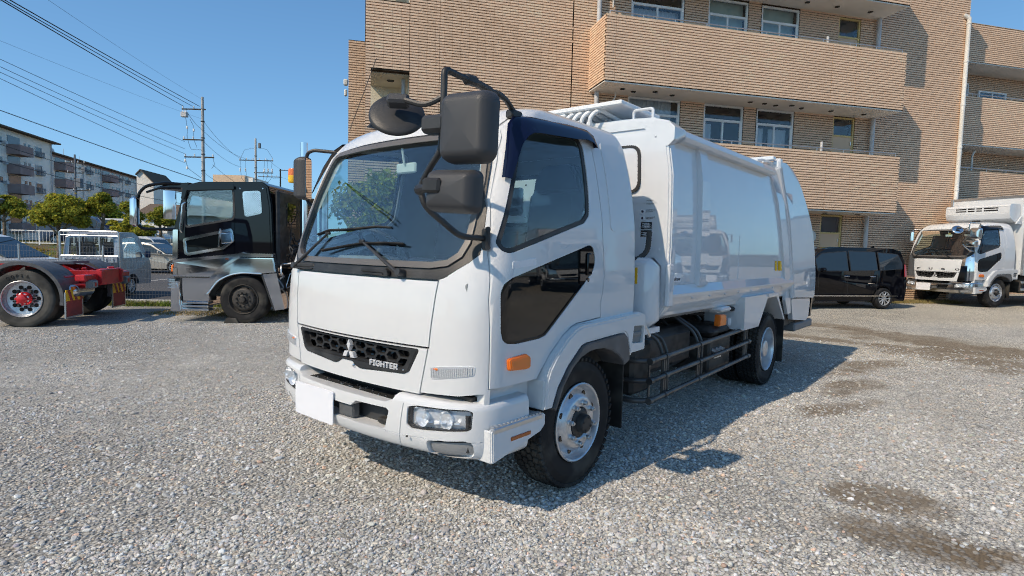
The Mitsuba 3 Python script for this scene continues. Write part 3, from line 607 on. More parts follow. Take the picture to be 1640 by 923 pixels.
def cab_pieces():
    if _cab: return _cab
    outer = tm2man(loft(CAB_ROWS, CAB_Z)); skin = outer - tm2man(loft(CAB_ROWS, np.concatenate([[.70+.035], CAB_Z[2:]]), .035, .05))
    low = tm2man(bb(-2, 2, -2, 2, .5, .81)) - tm2man(bb(.865, 2, -2, 2, .4, .9))      # nothing of the cab below the doors
    arch = tm2man(cyl((0, -2, .45), (0, 2, .45), .60, 40))
    skin = skin - low - arch
    glassq = tm2man(loft(CAB_ROWS, CAB_Z, .012, .012)); seal = outer - tm2man(loft(CAB_ROWS, np.concatenate([[.72], CAB_Z[1:]]), .022, .03))
    D = lambda d, a=0.2: tm2man(prism(swell(DOOR, d), a, BIG)); Dr = lambda d: tm2man(prism(swell(DOOR, d), -BIG, -.2))
    X = lambda poly, d=0.0, x0=.3: tm2man(prism(swell(poly, d), x0, BIG, 'yz'))
    win, low_w, ws = prism(rp(WIN, .03), .2, BIG), prism(rp(LOW, .02), .2, BIG), X(WS)
    front = tm2man(prism([(.42, 2.60), (.62, 2.36), (.69, 2.18), (.80, 1.87), (.873, 1.56), (.895, 1.31), (.892, .6), (2, .6), (2, 2.6)], -BIG, BIG))
    skin = skin - tm2man(bb(-2, -.5, -.84, .84, 1.79, 2.22))
    rest = skin - D(.004) - Dr(.004) - ws
    _cab['door'] = man2tm((skin ^ D(-.003)) - tm2man(win) - tm2man(low_w))
    _cab['door_gap'] = man2tm((seal ^ D(.03)) - D(-.012) ) if False else None
    cowl = X(COWL, -.002)
    _cab['cowl'] = man2tm(((seal ^ X(COWL, -.003)) - ws) ^ tm2man(bb(.3, 2, -2, 2, 1, 3)) - D(.012) - Dr(.012))
    _cab['rim'] = man2tm(((tm2man(loft(CAB_ROWS, CAB_Z, -.014)) - tm2man(loft(CAB_ROWS, CAB_Z, .012))) ^ (X(WS, .032) - X(WS, -.004))) ^ tm2man(bb(.3, 2, -2, 2, 1, 2.3)))
    rest = rest - X(COWL)
    fr = rest ^ front; rest = rest - front
    _cab['hood'] = man2tm(fr ^ X(HOOD, -.004)); _cab['chin'] = man2tm(fr ^ X(CHIN, -.004))
    FILL = X([(-.645, .60), (.645, .60), (.65, .76), (-.65, .76)])
    fr = fr - FILL
    cm = (fr - X(HOOD, .004) - X(CHIN, .004)) ^ tm2man(bb(.3, 2, .55, 2, .5, 1.6)); _cab['corner'] = man2tm(cm - tm2man(prism([(.5, .5), (2, .5), (2, .80), (.99, .785), (.90, .770), (.62, .755), (.5, .753)], 0, 3, 'yz')))
    top = (fr - X(HOOD, .004) - X(CHIN, .004)) ^ tm2man(bb(-1, 2, -2, 2, 1.5535, 3)); _cab['shell'] = man2tm(rest + top)
    # sheets of glass
    g = man2tm(glassq ^ tm2man(prism(rp(WIN, .03).buffer(.006), .2, BIG))); _cab['door_glass'] = pick(g, lambda c, n: (n[:, 1] > .5) & (c[:, 1] > .7))
    g = man2tm(glassq ^ tm2man(prism(rp(LOW, .02).buffer(.006), .2, BIG))); _cab['low_glass'] = pick(g, lambda c, n: (n[:, 1] > .5) & (c[:, 1] > .7))
    g = man2tm(glassq ^ X(WS, .006)); _cab['windscreen'] = pick(g, lambda c, n: (n[:, 0] > .2) & (c[:, 0] > .4))
    sl = tm2man(loft(CAB_ROWS, CAB_Z, .006, .006)) - tm2man(loft(CAB_ROWS, np.concatenate([[.72], CAB_Z[1:]]), .02, .02))
    _cab['win_seal'] = man2tm((sl ^ tm2man(win)) - tm2man(prism(rp(WIN, .03).buffer(-.028), .1, BIG+1)))
    _cab['low_seal'] = man2tm((sl ^ tm2man(low_w)) - tm2man(prism(rp(LOW, .02).buffer(-.012), .1, BIG+1)))
    _cab['outer'] = outer
    inner = tm2man(loft(CAB_ROWS, np.concatenate([[1.10], CAB_Z[9:]]), .037, .053))
    liner = inner - tm2man(loft(CAB_ROWS, np.concatenate([[1.12], CAB_Z[9:]]), .042, .060))
    _cab['liner'] = man2tm(liner - tm2man(prism(rp(WIN).buffer(.03), -BIG, BIG)) - tm2man(prism(rp(LOW).buffer(.02), -BIG, BIG)) - X(WS, .04) - tm2man(bb(-2, -.70, -2, 2, 0, 3)))
    return _cab
def bumper_rows(xc=1.14):
    return [(.395, xc-.10, .09, .80, .27, 1.03, .35), (.425, xc-.035, .09, .80, .29, 1.055, .35), (.50, xc-.006, .09, .80, .30, 1.064, .35), (.60, xc, .09, .80, .30, 1.064, .35), (.69, xc-.004, .09, .80, .30, 1.060, .35), (.72, xc-.014, .09, .80, .29, 1.05, .35), (.735, xc-.04, .09, .80, .27, 1.03, .35)]
def seat(holder, M, x, y):
    s = part(holder, 'seat', cat([bx((x+.12, y, 1.42), (.50, .50, .14), .05, ry=-4), bx((x-.17, y, 1.76), (.14, .50, .62), .06, ry=-9), prism(rp([(y-.25, 1.9), (y+.25, 1.9), (y+.21, 2.15), (y+.13, 2.25), (y-.13, 2.25), (y-.21, 2.15)], .05), x-.31, x-.19, 'yz', bevel=.03), bx((x+.10, y, 1.27), (.34, .36, .2), .02)]), 'seat_cloth', M, smooth=40)
    return s
def wiper(holder, M, pivot, tip, blade, sheet_x):
    a = part(holder, 'wiper', cat([sweep([np.array(pivot)+[.02, 0, 0], np.array(tip)+[.03, 0, .012]], [.013, .007], 8), cyl(np.array(pivot)-[.03, 0, .0], np.array(pivot)+[.03, 0, .012], .022, 12), bx(np.array(tip)+[.03, 0, .012], (.02, .05, .02), .005)]), 'black_plastic', M, smooth=40)
    B = np.array(blade, float)+[.030, 0, .012]; part(a, 'blade', cat([sweep(B, .005, 6), sweep(B+[.010, 0, .008], .006, 6)]), 'rubber', M, smooth=40)
def build_cab(t, M, chrome=False, detail=True):
    """The cab with everything on it, as parts of the truck t."""
    P = cab_pieces(); wp = 'white_paint'
    part(t, 'cab_shell', P['shell'], wp, M, smooth=28)
    hd = part(t, 'hood_panel', P['hood'], wp, M, smooth=28)
    part(t, 'front_panel', P['chin'] if not detail else man2tm(cut(P['chin'], prism(GR_OUT, .9, 1.3, 'yz'))), wp, M, smooth=28)
    for q in (P['corner'], flip(P['corner'])): part(t, 'corner_panel', q, 'chrome' if chrome and q is P['corner'] else wp, M, smooth=28)
    part(t, 'windscreen_surround', P['cowl'], 'black_plastic', M, smooth=28)
    part(t, 'windscreen', P['windscreen'], 'glass', M, smooth=30); part(t, 'windscreen_rim', P['rim'], 'rim_rubber', M, smooth=40)
    for side in (0, 1):
        fl = flip if side else (lambda m: m)
        d = part(t, 'door', fl(P['door']), wp, M, smooth=28)
        part(d, 'window', fl(P['door_glass']), 'glass_side', M, smooth=30); part(d, 'window_seal', fl(P['win_seal']), 'black_plastic', M)
        part(d, 'lower_window', fl(P['low_glass']), 'dark_glass', M, smooth=30, label='dark lower window, angular'); part(d, 'lower_window_seal', fl(P['low_seal']), 'black_gloss', M)
        if not detail: continue
        hp = prism(rp([(-.02, 1.36), (.035, 1.37), (.035, 1.60), (-.06, 1.63), (-.125, 1.60), (-.145, 1.54), (-.14, 1.46)], .02), 1.035, 1.056, 'xz', bevel=.008)
        part(d, 'handle', fl(cat([hp, bb(-.10, -.04, 1.05, 1.072, 1.43, 1.58, .01), cyl((-.065, 1.05, 1.40), (-.065, 1.062, 1.40), .014, 12)])), 'black_gloss', M, smooth=40)
        vo = np.array([(.735, 2.00), (.67, 2.19), (.605, 2.33), (.54, 2.385), (.44, 2.405), (0, 2.433), (-.21, 2.436), (-.265, 2.405), (-.262, 2.31)])
        vi = np.array([(.715, 1.99), (.60, 2.20), (.545, 2.255), (.49, 2.285), (.42, 2.295), (0, 2.325), (-.12, 2.342), (-.20, 2.332), (-.245, 2.300)])
        vm = (vo+vi)/2
        def yat(x, z, d):
            R = np.array(CAB_ROWS); Y = np.interp(z, R[:, 0], R[:, 5]); xe = np.interp(z, R[:, 0], R[:, 1])-np.interp(z, R[:, 0], R[:, 2])-np.interp(z, R[:, 0], R[:, 4])
            return Y+d-max(0, x-xe)*.35
        L = [[(x, yat(x, z, d), z) for x, z in r] for r, d in ((vo, .006), (vo*.85+vi*.15, .028), (vm, .042), (vi, .050), (vi, .045), (vm, .036), (vo*.85+vi*.15, .020), (vo, .001))]
        V = np.array(L).reshape(-1, 3); n9 = len(vo); F = [(r*n9+i, r*n9+i+1, ((r+1) % 8)*n9+i+1, ((r+1) % 8)*n9+i) for r in range(8) for i in range(n9-1)]
        part(d, 'rain_visor', fl(tm(V, F)), 'navy_visor', M, smooth=50, label='dark navy rain visor over the door window')
        part(t, 'side_marker', fl(cat([prism(rp([(.765, .975), (.60, .985), (.565, .962), (.563, .905), (.585, .893), (.755, .905)], .015), 1.05, 1.085, 'xz', bevel=.014)])), 'amber', M, smooth=40)
        sp = rp([(-.353, 2.36), (-.50, 2.375), (-.575, 2.345), (-.585, 2.2), (-.56, 1.80), (-.535, 1.768), (-.40, 1.735), (-.355, 1.75)], .03)
        pan = both(tm2man(loft(CAB_ROWS, CAB_Z, -.005, 0)), prism(sp, .3, BIG)); pan = cut(pan, loft(CAB_ROWS, CAB_Z, .01, .01)); part(t, 'quarter_panel', fl(man2tm(pan)), wp, M, smooth=30)
    # fenders over the front wheels, with grey lip, step and splash panels
    FT = [(.452, .62), (.449, .80), (.414, .872), (.35, .945), (.225, 1.045), (.130, 1.095), (.06, 1.112), (-.3, 1.122), (-.75, 1.141), (-.82, 1.122), (-.838, 1.09), (-.836, .86), (-.82, .843), (-.60, .838)]
    AR = [(-.575, .86), (-.535, .975), (-.50, 1.0), (-.46, 1.004), (-.319, .999), (.0, .985), (.06, .972), (.213, .856), (.313, .739), (.37, .62)]
    LI = [(.345, .60), (.267, .746), (.17, .845), (.08, .900), (-.02, .928), (-.103, .934), (-.20, .930), (-.32, .897), (-.40, .86), (-.447, .826), (-.50, .77), (-.575, .80)]
    fen = prism(rp(FT+AR, .008), .90, 1.112, 'xz', bevel=.022)
    vent = prism(rp([(-.615, .915), (-.785, .905), (-.80, 1.035), (-.64, 1.045)], .012), 1.09, 1.3, 'xz'); fen = man2tm(cut(fen, vent))
    lip = prism(Polygon(AR[::-1]+LI[::-1]).buffer(0) if False else rp(AR+LI, .004), .93, 1.122, 'xz', bevel=.010)
    for fl in ((lambda m: m), flip):
        f = part(t, 'fender', fl(fen), wp, M, smooth=32)
        part(f, 'lip', fl(lip), 'grey_lip', M, smooth=32)
        part(f, 'grip', fl(cat([prism(rp([(-.615, .915), (-.785, .905), (-.80, 1.035), (-.64, 1.045)], .012), 1.07, 1.092, 'xz'), bb(-.78, -.63, 1.085, 1.104, .962, .995, .006)])), 'grey_plastic', M)
        part(f, 'liner', fl(cat([prism([(x*1.0, z) for x, z in LI[::-1]]+[(-.58, .99), (-.46, 1.01), (0, 1.0), (.09, .975), (.33, .75), (.40, .6)], .55, .925, 'xz')])), 'dark_metal', M)
        part(f, 'mud_flap', fl(bb(-.60, -.585, .70, 1.06, .27, .86)), 'rubber', M)
        st = part(t, 'step', fl(man2tm(cut(prism(rp([(.895, .40), (.905, .592), (.45, .600), (.405, .594), (.405, .525), (.45, .490), (.86, .405)], .01), .80, 1.085, 'xz', bevel=.015), bb(.445, .90, .70, 1.055, .574, .7)))), wp, M, smooth=32)
        tr = [bb(.445, .888, .82, 1.058, .560, .578)]+[bx((.46+.4*((i*.37) % 1), .83+.22*((i*.61) % 1), .580), (.045, .012, .008), .002, rz=35 if i % 2 else -35) for i in range(60)]
        part(st, 'tread', fl(cat(tr)), 'grey_plastic', M)
        part(st, 'edge_strip', fl(cat([bb(.44, .89, 1.05, 1.088, .566, .603, .008)]+[bx((x, 1.068, .606), (.022, .03, .012), .003) for x in np.arange(.46, .88, .032)])), 'aluminium', M)
        part(st, 'reflector', fl(bb(.56, .74, 1.083, 1.092, .500, .523, .003)), 'amber_dark', M)
        part(t, 'splash_panel', fl(cat([prism([(.885, .56), (.885, .815), (.45, .815), (.45, .56)], .93, .975, 'xz', bevel=.01)])), wp, M, smooth=32)
    # cab floor, underside, interior
    part(t, 'cab_floor', cat([bb(-.72, .84, -.98, .98, 1.06, 1.10), bb(.2, .80, -.90, .90, .62, 1.06), bb(-.74, .2, -.55, .55, .62, 1.06), bb(.75, .93, -.95, .95, .60, .76)]), 'dark_metal', M)
    part(t, 'dashboard', cat([prism(rp([(.93, 1.10), (.955, 1.40), (.80, 1.455), (.66, 1.44), (.58, 1.36), (.60, 1.12)], .03), -.92, .92), bx((.62, -.48, 1.47), (.22, .46, .09), .035)]), 'cab_grey', M, smooth=40)
    part(t, 'cab_lining', P['liner'], 'cab_grey', M, smooth=30)
    rwin = rp([(-.82, 1.80), (.82, 1.80), (.80, 2.205), (-.80, 2.205)], .06)
    part(t, 'rear_wall', man2tm(cut(prism([(-.97, 1.10), (.97, 1.10), (.97, 1.75), (.90, 2.25), (.84, 2.34), (-.84, 2.34), (-.90, 2.25), (-.97, 1.75)], -.72, -.685, 'yz'), prism(rwin, -1, 0, 'yz'))), 'cab_grey', M)
    part(t, 'rear_window', tm([[-.70, -.82, 1.80], [-.70, .82, 1.80], [-.70, .80, 2.21], [-.70, -.80, 2.21]], [[0, 1, 2, 3]]), 'glass_side', M)
    part(t, 'rear_window_seal', prism(rwin.buffer(.015).difference(rwin.buffer(-.02)), -.684, -.676, 'yz'), 'black_plastic', M)
    part(t, 'rear_shelf', bb(-.68, -.50, -.93, .93, 1.10, 1.74, .03), 'cab_grey', M)
    seat(t, M, -.22, -.50); seat(t, M, -.25, .50)
    part(t, 'middle_seat', cat([bx((.07, .0, 1.36), (.46, .36, .10), .04), bx((-.14, .0, 1.62), (.10, .34, .44), .04, ry=-8)]), 'seat_cloth', M, smooth=40)
    sw = lathe([(.205+.016*math.cos(a), .016*math.sin(a)) for a in np.linspace(0, 2*math.pi, 9)[:-1]], 32, 'z', close=True)
    sw = cat([sw, cyl((0, 0, -.25), (0, 0, -.02), .035, 10), dome((0, 0, -.02), .07, 8, .5)]+[cyl((0, 0, -.02), (.2*math.cos(a), .2*math.sin(a), 0), .014, 6) for a in (0.3, math.pi-.3, -math.pi/2)])
    part(t, 'steering_wheel', sw, 'black_plastic', M @ moved(.42, -.50, 1.60, ry=-35), smooth=40)
    part(t, 'inner_mirror', cat([bx((.66, .05, 2.12), (.025, .20, .07), .01), cyl((.68, .05, 2.14), (.70, .05, 2.25), .008, 6)]), 'cab_light', M)
GR_OUT = rp([(-.672, 1.008), (.630, 1.008), (.535, .862), (.50, .846), (.145, .828), (.105, .838), (.055, .862), (-.055, .862), (-.105, .838), (-.145, .828), (-.50, .846), (-.535, .862), (-.635, 1.008)], .012)
GR_OUT = rp([(-.635, 1.008), (.635, 1.008), (.56, .868), (.52, .848), (.145, .826), (.105, .834), (.055, .862), (-.055, .862), (-.105, .834), (-.145, .826), (-.52, .848), (-.56, .868)], .012)
# ================================================================ the white garbage truck
MT = frame(-.348, 4.51, 230.3)
gt = thing('garbage_truck', 'big white garbage truck with tall black mirrors parked in the middle of the gravel yard', 'garbage truck')
def bend(m, k=.075, y0=.80):
    v = m.vertices.copy(); v[:, 0] -= k*(v[:, 1]/y0)**2; return tm(v, m.faces)
build_cab(gt, MT)
def grille(t, M, x=1.083):
    ring = GR_OUT.difference(rp([(-.575, .985), (.575, .985), (.53, .905), (.50, .884), (-.50, .884), (-.53, .905)], .015))
    g = part(t, 'grille', bend(fine(prism(ring, x-.03, x+.012, 'yz', bevel=.010), .08)), 'black_plastic', M, smooth=35)
    part(g, 'back', bend(fine(prism(GR_OUT.buffer(.01), x-.075, x-.06, 'yz'), .1)), 'black_gloss', M)
    hexes = []
    for i in range(-6, 7):
        for j in range(-3, 4):
            cx, cz = i*.098, .935+(j+.5*(i % 2))*.062
            h = Polygon([(cx-.066, cz), (cx-.040, cz+.031), (cx+.040, cz+.031), (cx+.066, cz), (cx+.040, cz-.031), (cx-.040, cz-.031)]); hexes.append(h.buffer(.0055, join_style=2).difference(h.buffer(-.0055, join_style=2)))
    from shapely import union_all
    net = union_all(hexes).intersection(rp([(-.57, .982), (.57, .982), (.52, .89), (-.52, .89)]))
    part(g, 'honeycomb', bend(fine(prism(net, x-.055, x-.025, 'yz'), .1)), 'black_plastic', M)
    d = .036; em = []
    for q in (90, 210, 330):
        c = np.array([math.cos(math.radians(q)), math.sin(math.radians(q))])*.004
        P = [c+d*k_*np.array([math.cos(math.radians(q+o_)), math.sin(math.radians(q+o_))]) for k_, o_ in ((0, 0), (1, 30), (1.732, 0), (1, -30))]
        em.append(prism([(float(u)*1.1, float(w)*1.15+.918) for u, w in P], x-.03, x-.002, 'yz', bevel=.003))
    e = cat(em)
    part(g, 'emblem', e, 'badge', M, label='silver three diamond emblem')
    return g
g = grille(gt, MT)
part(g, 'lettering', bend(text_on('FIGHTER', .034, np.array(moved(1.092, .235, .868)) @ YZ_FRONT, .008, width=.24)), 'badge', MT, label='silver lettering reading FIGHTER')
part(g, 'chrome_stud', cat([dome((1.088-.0, .075, .838), .012, 8), dome((1.055, .52, .872), .010, 8)]), 'chrome', MT)
# bumper with lamps
BR = bumper_rows(); BZ = np.concatenate([np.linspace(.395, .44, 6), np.linspace(.46, .69, 8), np.linspace(.70, .735, 6)])
bl = tm2man(loft(BR, BZ)); bl = bl ^ tm2man(bb(.55, 2, -2, 2, .3, 1))
HL = [(.600, .668), (.66, .682), (.955, .694), (.978, .685), (.976, .600), (.960, .590), (.70, .563), (.62, .560), (.597, .575)]
FG = [(.738, .488), (.95, .513), (.975, .503), (.972, .448), (.952, .436), (.76, .414), (.735, .425)]
OPEN = [(-.06, .500), (-.06, .598), (.11, .600), (.135, .618), (.16, .637), (.43, .640), (.452, .625), (.424, .53), (.40, .509), (.12, .503)]
cutters = [prism([(-.66, .9), (-.56, .70), (-.50, .675), (.42, .675), (.48, .70), (.56, .9)], .86, 3, 'yz', r=.015)]
for s in (1, -1):
    cutters += [prism(rp([(s*a, b) for a, b in HL], .006).buffer(.008), .90, 3, 'yz'), prism(rp([(s*a, b) for a, b in FG], .012).buffer(.014), .92, 3, 'yz'), prism(rp([(s*a, b) for a, b in OPEN], .012), 1.0, 3, 'yz')]
groove = [prism(rp([(s*.515, .39), (s*.520, .39), (s*.565, .69), (s*.560, .69)]), 1.02, 3, 'yz') for s in (1, -1)]
lo2 = tm2man(loft([(z, xc-.006, b, y, c, Y-.006, x) for z, xc, b, y, c, Y, x in BR], np.linspace(.51, .735, 12)))
crease = tm2man(loft(BR, BZ)) - tm2man(loft([(z, xc-.005, b, y, c, Y-.005, x) for z, xc, b, y, c, Y, x in BR], BZ)); 
bm = cut(bl, *cutters); bm = bm - (tm2man(cat(groove)) if False else tm2man(groove[0])) - tm2man(groove[1])
line = crease ^ tm2man(prism([(-1.2, .523), (-.55, .497), (.55, .497), (1.2, .523), (1.2, .529), (.55, .503), (-.55, .503), (-1.2, .529)], .6, 2, 'yz'))
bm = bm - line
bk = part(gt, 'bumper', man2tm(bm), 'white_paint', MT, smooth=30)
part(bk, 'step_plate', cat([bb(.80, 1.05, -.60, .52, .655, .676), bb(.78, .95, -.95, .95, .45, .66), bb(.82, 1.03, -.45, .45, .47, .66)]), 'black_plastic', MT)
rgd = np.random.default_rng(4)
part(bk, 'water_drops', cat([dome((rgd.uniform(.98, 1.04), y, .679), rgd.uniform(.004, .009), 5, .5) for y in np.concatenate([rgd.uniform(-.5, .45, 30), rgd.normal(-.05, .12, 14)])]), 'chrome', MT, kind='stuff')
part(bk, 'tow_cover', bend(prism(rp([(-.055, .505), (-.055, .596), (.105, .598), (.105, .508)], .01), 1.07, 1.115, 'yz', bevel=.012)), 'smoke_cover', MT, smooth=40, label='smoky grey cover in the bumper opening')
part(bk, 'bracket', cat([bb(1.02, 1.08, .30, .42, .515, .55, .01), bb(1.0, 1.03, .15, .43, .56, .60, .008)]), 'dark_metal', MT)
part(bk, 'bolt', dome((1.105, .612, .508), .007, 6), 'black_plastic', MT)
for fl in ((lambda m: m), flip):
    pk = prism(rp(HL, .006).buffer(.006), .84, 2, 'yz')
    body = both(tm2man(loft([(z, xc-.042, b, y, c, Y-.036, x) for z, xc, b, y, c, Y, x in BR], BZ)), pk)
    h = part(bk, 'headlight', fl(man2tm(body)), 'reflector', MT, smooth=20)
    lens = man2tm(both(tm2man(loft([(z, xc-.012, b, y, c, Y-.012, x) for z, xc, b, y, c, Y, x in BR], BZ)), prism(rp(HL, .006).buffer(.004), .80, 2, 'yz')))
    part(h, 'lens', fl(pick(lens, lambda c, n: (n[:, 0] > .1) & (np.abs(n[:, 2]) < .5) & (c[:, 0] > .93))), 'lens_clear', MT, smooth=30)
    part(h, 'rim', fl(man2tm(cut(both(tm2man(loft([(z, xc-.008, b, y, c, Y-.008, x) for z, xc, b, y, c, Y, x in BR], BZ)), prism(rp(HL, .006).buffer(.006), .85, 2, 'yz')), prism(rp(HL, .006).buffer(-.001), .6, 2, 'yz')))), 'black_plastic', MT)
    R = []
    for y, x, r in ((.70, 1.072, .050), (.84, 1.018, .052)):
        bowl = lathe([(r*q, -.045*(1-q*q)*1.2) for q in np.linspace(1, .15, 7)]+[(.012, -.05), (.012, -.012), (0, -.010)], 24, 'x', (x, y, .628)); bowl.vertices[:, 2] = .628+(bowl.vertices[:, 2]-.628)*1.05; R.append(bowl)
    for i in range(7): R.append(bx((1.065-.30*(.13+i*.045)**1.1*.6, .63+i*.047, .583+.006*i), (.03, .035, .012), .003, rz=-20-5*i, rx=20*(-1)**i))
    for i in range(6): R.append(bx((1.055-.02*i, .64+i*.052, .672+.003*i), (.03, .04, .010), .003, rz=-20-4*i, rx=15*(-1)**i))
    part(h, 'bowls', fl(cat(R)), 'reflector', MT, smooth=25)
    part(h, 'ribs', fl(cat([bx((.915-.028*i, .925+.012*i, .642), (.010, .004, .085), .001, rz=-40) for i in range(5)]+[bx((.90, .938, .60+.012*i), (.05, .006, .003), .001, rz=-45) for i in range(8)])), 'lamp_ribs', MT)
    fgb = both(tm2man(loft([(z, xc-.022, b, y, c, Y-.02, x) for z, xc, b, y, c, Y, x in BR], BZ)), prism(rp(FG, .012), .86, 2, 'yz'))
    f = part(bk, 'fog_lamp', fl(man2tm(fgb)), 'lens_grey', MT, smooth=25)
    TS = rp([(.716, .912), (.77, .922), (.968, .944), (.982, .935), (.976, .893), (.95, .885), (.74, .846), (.720, .85)], .008)
    tsb = man2tm(cut(both(tm2man(loft(CAB_ROWS, CAB_Z, -.004)), prism(TS, .4, 2, 'yz')), loft(CAB_ROWS, CAB_Z, .02, .02)))
    ts = part(gt, 'turn_signal', fl(tsb), 'reflector', MT, smooth=30)
    rb = [cut(both(tm2man(loft(CAB_ROWS, CAB_Z, -.009)), prism([(y, .86), (y+.005, .86), (y+.005, .935), (y, .935)], .4, 2, 'yz')), loft(CAB_ROWS, CAB_Z, -.003)) ^ tm2man(prism(TS.buffer(-.006), .4, 2, 'yz')) for y in np.arange(.725, .97, .0115)]
    part(ts, 'ribs', fl(cat([man2tm(r) for r in rb])), 'lamp_ribs', MT, kind='stuff')
    part(ts, 'bulb', fl(bx((1.018, .752, .907), (.02, .045, .014), .005, rz=-8)), 'amber', MT)
np_ = part(bk, 'number_plate', fine(prism(rp([(-.505, .437), (-.055, .437), (-.055, .655), (-.505, .655)], .012), 1.150, 1.156, 'yz'), .3), 'plate_white', MT, label='blank white number plate')
# wipers and washer boxes
wiper(gt, MT, (1.045, .47, 1.435), (.966, .02, 1.61), [(.985, -.40, 1.535), (.972, -.18, 1.565), (.960, .02, 1.590), (.955, .25, 1.596), (.950, .43, 1.592)], 1)
wiper(gt, MT, (1.005, -.76, 1.430), (.93, -.42, 1.66), [(.915, -.56, 1.645), (.925, -.40, 1.675), (.918, -.20, 1.680), (.905, .10, 1.698), (.90, .25, 1.69)], 1)
for y in (-.62, .22):
    part(gt, 'wiper_link', cat([bx((1.045-.08*(y/.8)**2, y, 1.445), (.05, .24, .030), .008), cyl((1.05-.08*(y/.8)**2, y+(.13 if y > 0 else -.13), 1.437), (1.075-.08*(y/.8)**2, y+(.13 if y > 0 else -.13), 1.437), .020, 10), bx((1.075-.08*(y/.8)**2, y, 1.425), (.012, .22, .008), .002)]), 'black_plastic', MT, smooth=40)
# mirrors on the left
part(gt, 'mirror_arm', cat([tube([(.50, .85, 2.42), (.62, .88, 2.475), (1.0, .98, 2.465), (1.25, 1.03, 2.462), (1.25, 1.03, 2.40), (1.25, 1.015, 2.07), (1.25, .945, 2.005), (1.25, .86, 1.90), (1.25, .90, 1.80), (1.06, .965, 1.655), (.86, .955, 1.65)], .0165, 10, .05),
    bx((.50, .85, 2.405), (.10, .06, .05), .01), bx((.855, .965, 1.645), (.035, .05, .12), .01), cyl((.86, .98, 1.70), (.875, 1.0, 1.70), .015, 8), cyl((.86, .98, 1.60), (.875, 1.0, 1.60), .015, 8), bx((1.02, .985, 2.468), (.09, .05, .05), .012), cyl((.80, .92, 2.475), (1.0, .98, 2.468), .022, 10), cyl((.66, .89, 2.475), (.74, .91, 2.475), .020, 10)]), 'black_plastic', MT, smooth=40)
def mirror(name, c, w, h, yaw, roll, label, deep=.085):
    m = rp([(-w/2, -h/2), (w/2, -h/2), (w/2, h/2), (-w/2, h/2)], min(w, h)*.20, 8); q = []
    for a in np.linspace(0, math.pi/2, 7):
        ins = m.buffer(-.055*(1-math.cos(a))) if a else m
        q += [(.018+deep*math.sin(a), y, z) for y, z in ins.exterior.coords]
    q += [(0, y, z) for y, z in m.exterior.coords]+[(.018+deep*1.12, 0, 0)]
    b = trimesh.convex.convex_hull(np.array(q))
    MM = MT @ moved(*c, rz=yaw, rx=roll)
    k = part(gt, name, b, 'mirror_shell', MM, smooth=40, label=label)
    part(k, 'glass', prism(m.buffer(-.012), -.004, .0, 'yz'), 'mirror_glass', MM)
    return k, MM
k, MM = mirror('mirror', (1.255, 1.235, 2.15), .295, .325, 6, -2, 'tall black plastic mirror, largest on the arm'); part(k, 'clamp', bx((.05, -.175, .02), (.10, .15, .085), .018), 'black_plastic', MM)
k, MM = mirror('mirror', (1.255, 1.145, 1.862), .295, .205, 6, -3, 'low black plastic mirror below the tall one'); part(k, 'clamp', cat([bx((.105, -.075, .02), (.04, .11, .07), .012), sweep([(.08, -.12, .015), (.02, -.235, .005)], [.012, .028], 10)]), 'black_plastic', MM)
rm = lathe([(0, .022), (.05, .0205), (.10, .015), (.132, .006), (.142, -.004), (.144, -.014), (.137, -.020), (0, -.020)], 48, 'x'); MM = MT @ moved(1.30, .735, 2.275, ry=-35, rz=48)
k = part(gt, 'mirror', rm, 'black_plastic', MM, smooth=50, label='round black convex mirror tilted down'); part(k, 'glass', lathe([(.132, -.021), (.06, -.026), (0, -.028)], 32, 'x'), 'mirror_glass', MM)
part(k, 'clamp', cat([xf(bx((1.345, .80, 2.32), (.07, .11, .055), .012, ry=-25, rz=42), np.eye(4))]), 'mirror_shell', MT)
part(k, 'arm', tube([(1.34, .845, 2.32), (1.30, .95, 2.285), (1.25, 1.025, 2.33)], .014, 8), 'black_plastic', MT, smooth=40)
# mirror and beacon on the far side
part(gt, 'mirror_arm', tube([(.62, -.86, 2.31), (.72, -1.0, 2.325), (.745, -1.05, 2.30), (.74, -1.06, 2.22), (.74, -1.06, 1.95), (.74, -1.02, 1.90), (.72, -.96, 1.88)], .014, 8), 'black_plastic', MT, smooth=40)
k, MM = mirror('mirror', (.75, -1.02, 2.10), .17, .33, -48, 0, 'black mirror on the far side of the cab')
bk_ = part(gt, 'beacon', lathe([(0, -.055), (.040, -.055), (.045, -.045), (.045, .0)], 16, 'z', (.76, -1.215, 2.135)), 'label_yellow', MT, smooth=40, label='yellow and orange marker lamp beside the far mirror')
part(bk_, 'lens', lathe([(.045, 0), (.044, .045), (.038, .055), (0, .055)], 16, 'z', (.76, -1.215, 2.135)), 'amber', MT, smooth=40)
part(bk_, 'bracket', bx((.765, -1.14, 2.09), (.03, .14, .02), .004), 'black_plastic', MT)
part(gt, 'roof_aerial', cat([prism([(-.05, 0), (.07, 0), (0, .085)], -.012, .012)]), 'black_plastic', MT @ moved(.42, -.62, 2.498), smooth=40)
part(gt, 'roof_rivet', cat([dome((-.28, .80, 2.508), .010, 6), dome((-.52, .80, 2.503), .010, 6)]), 'white_paint', MT)
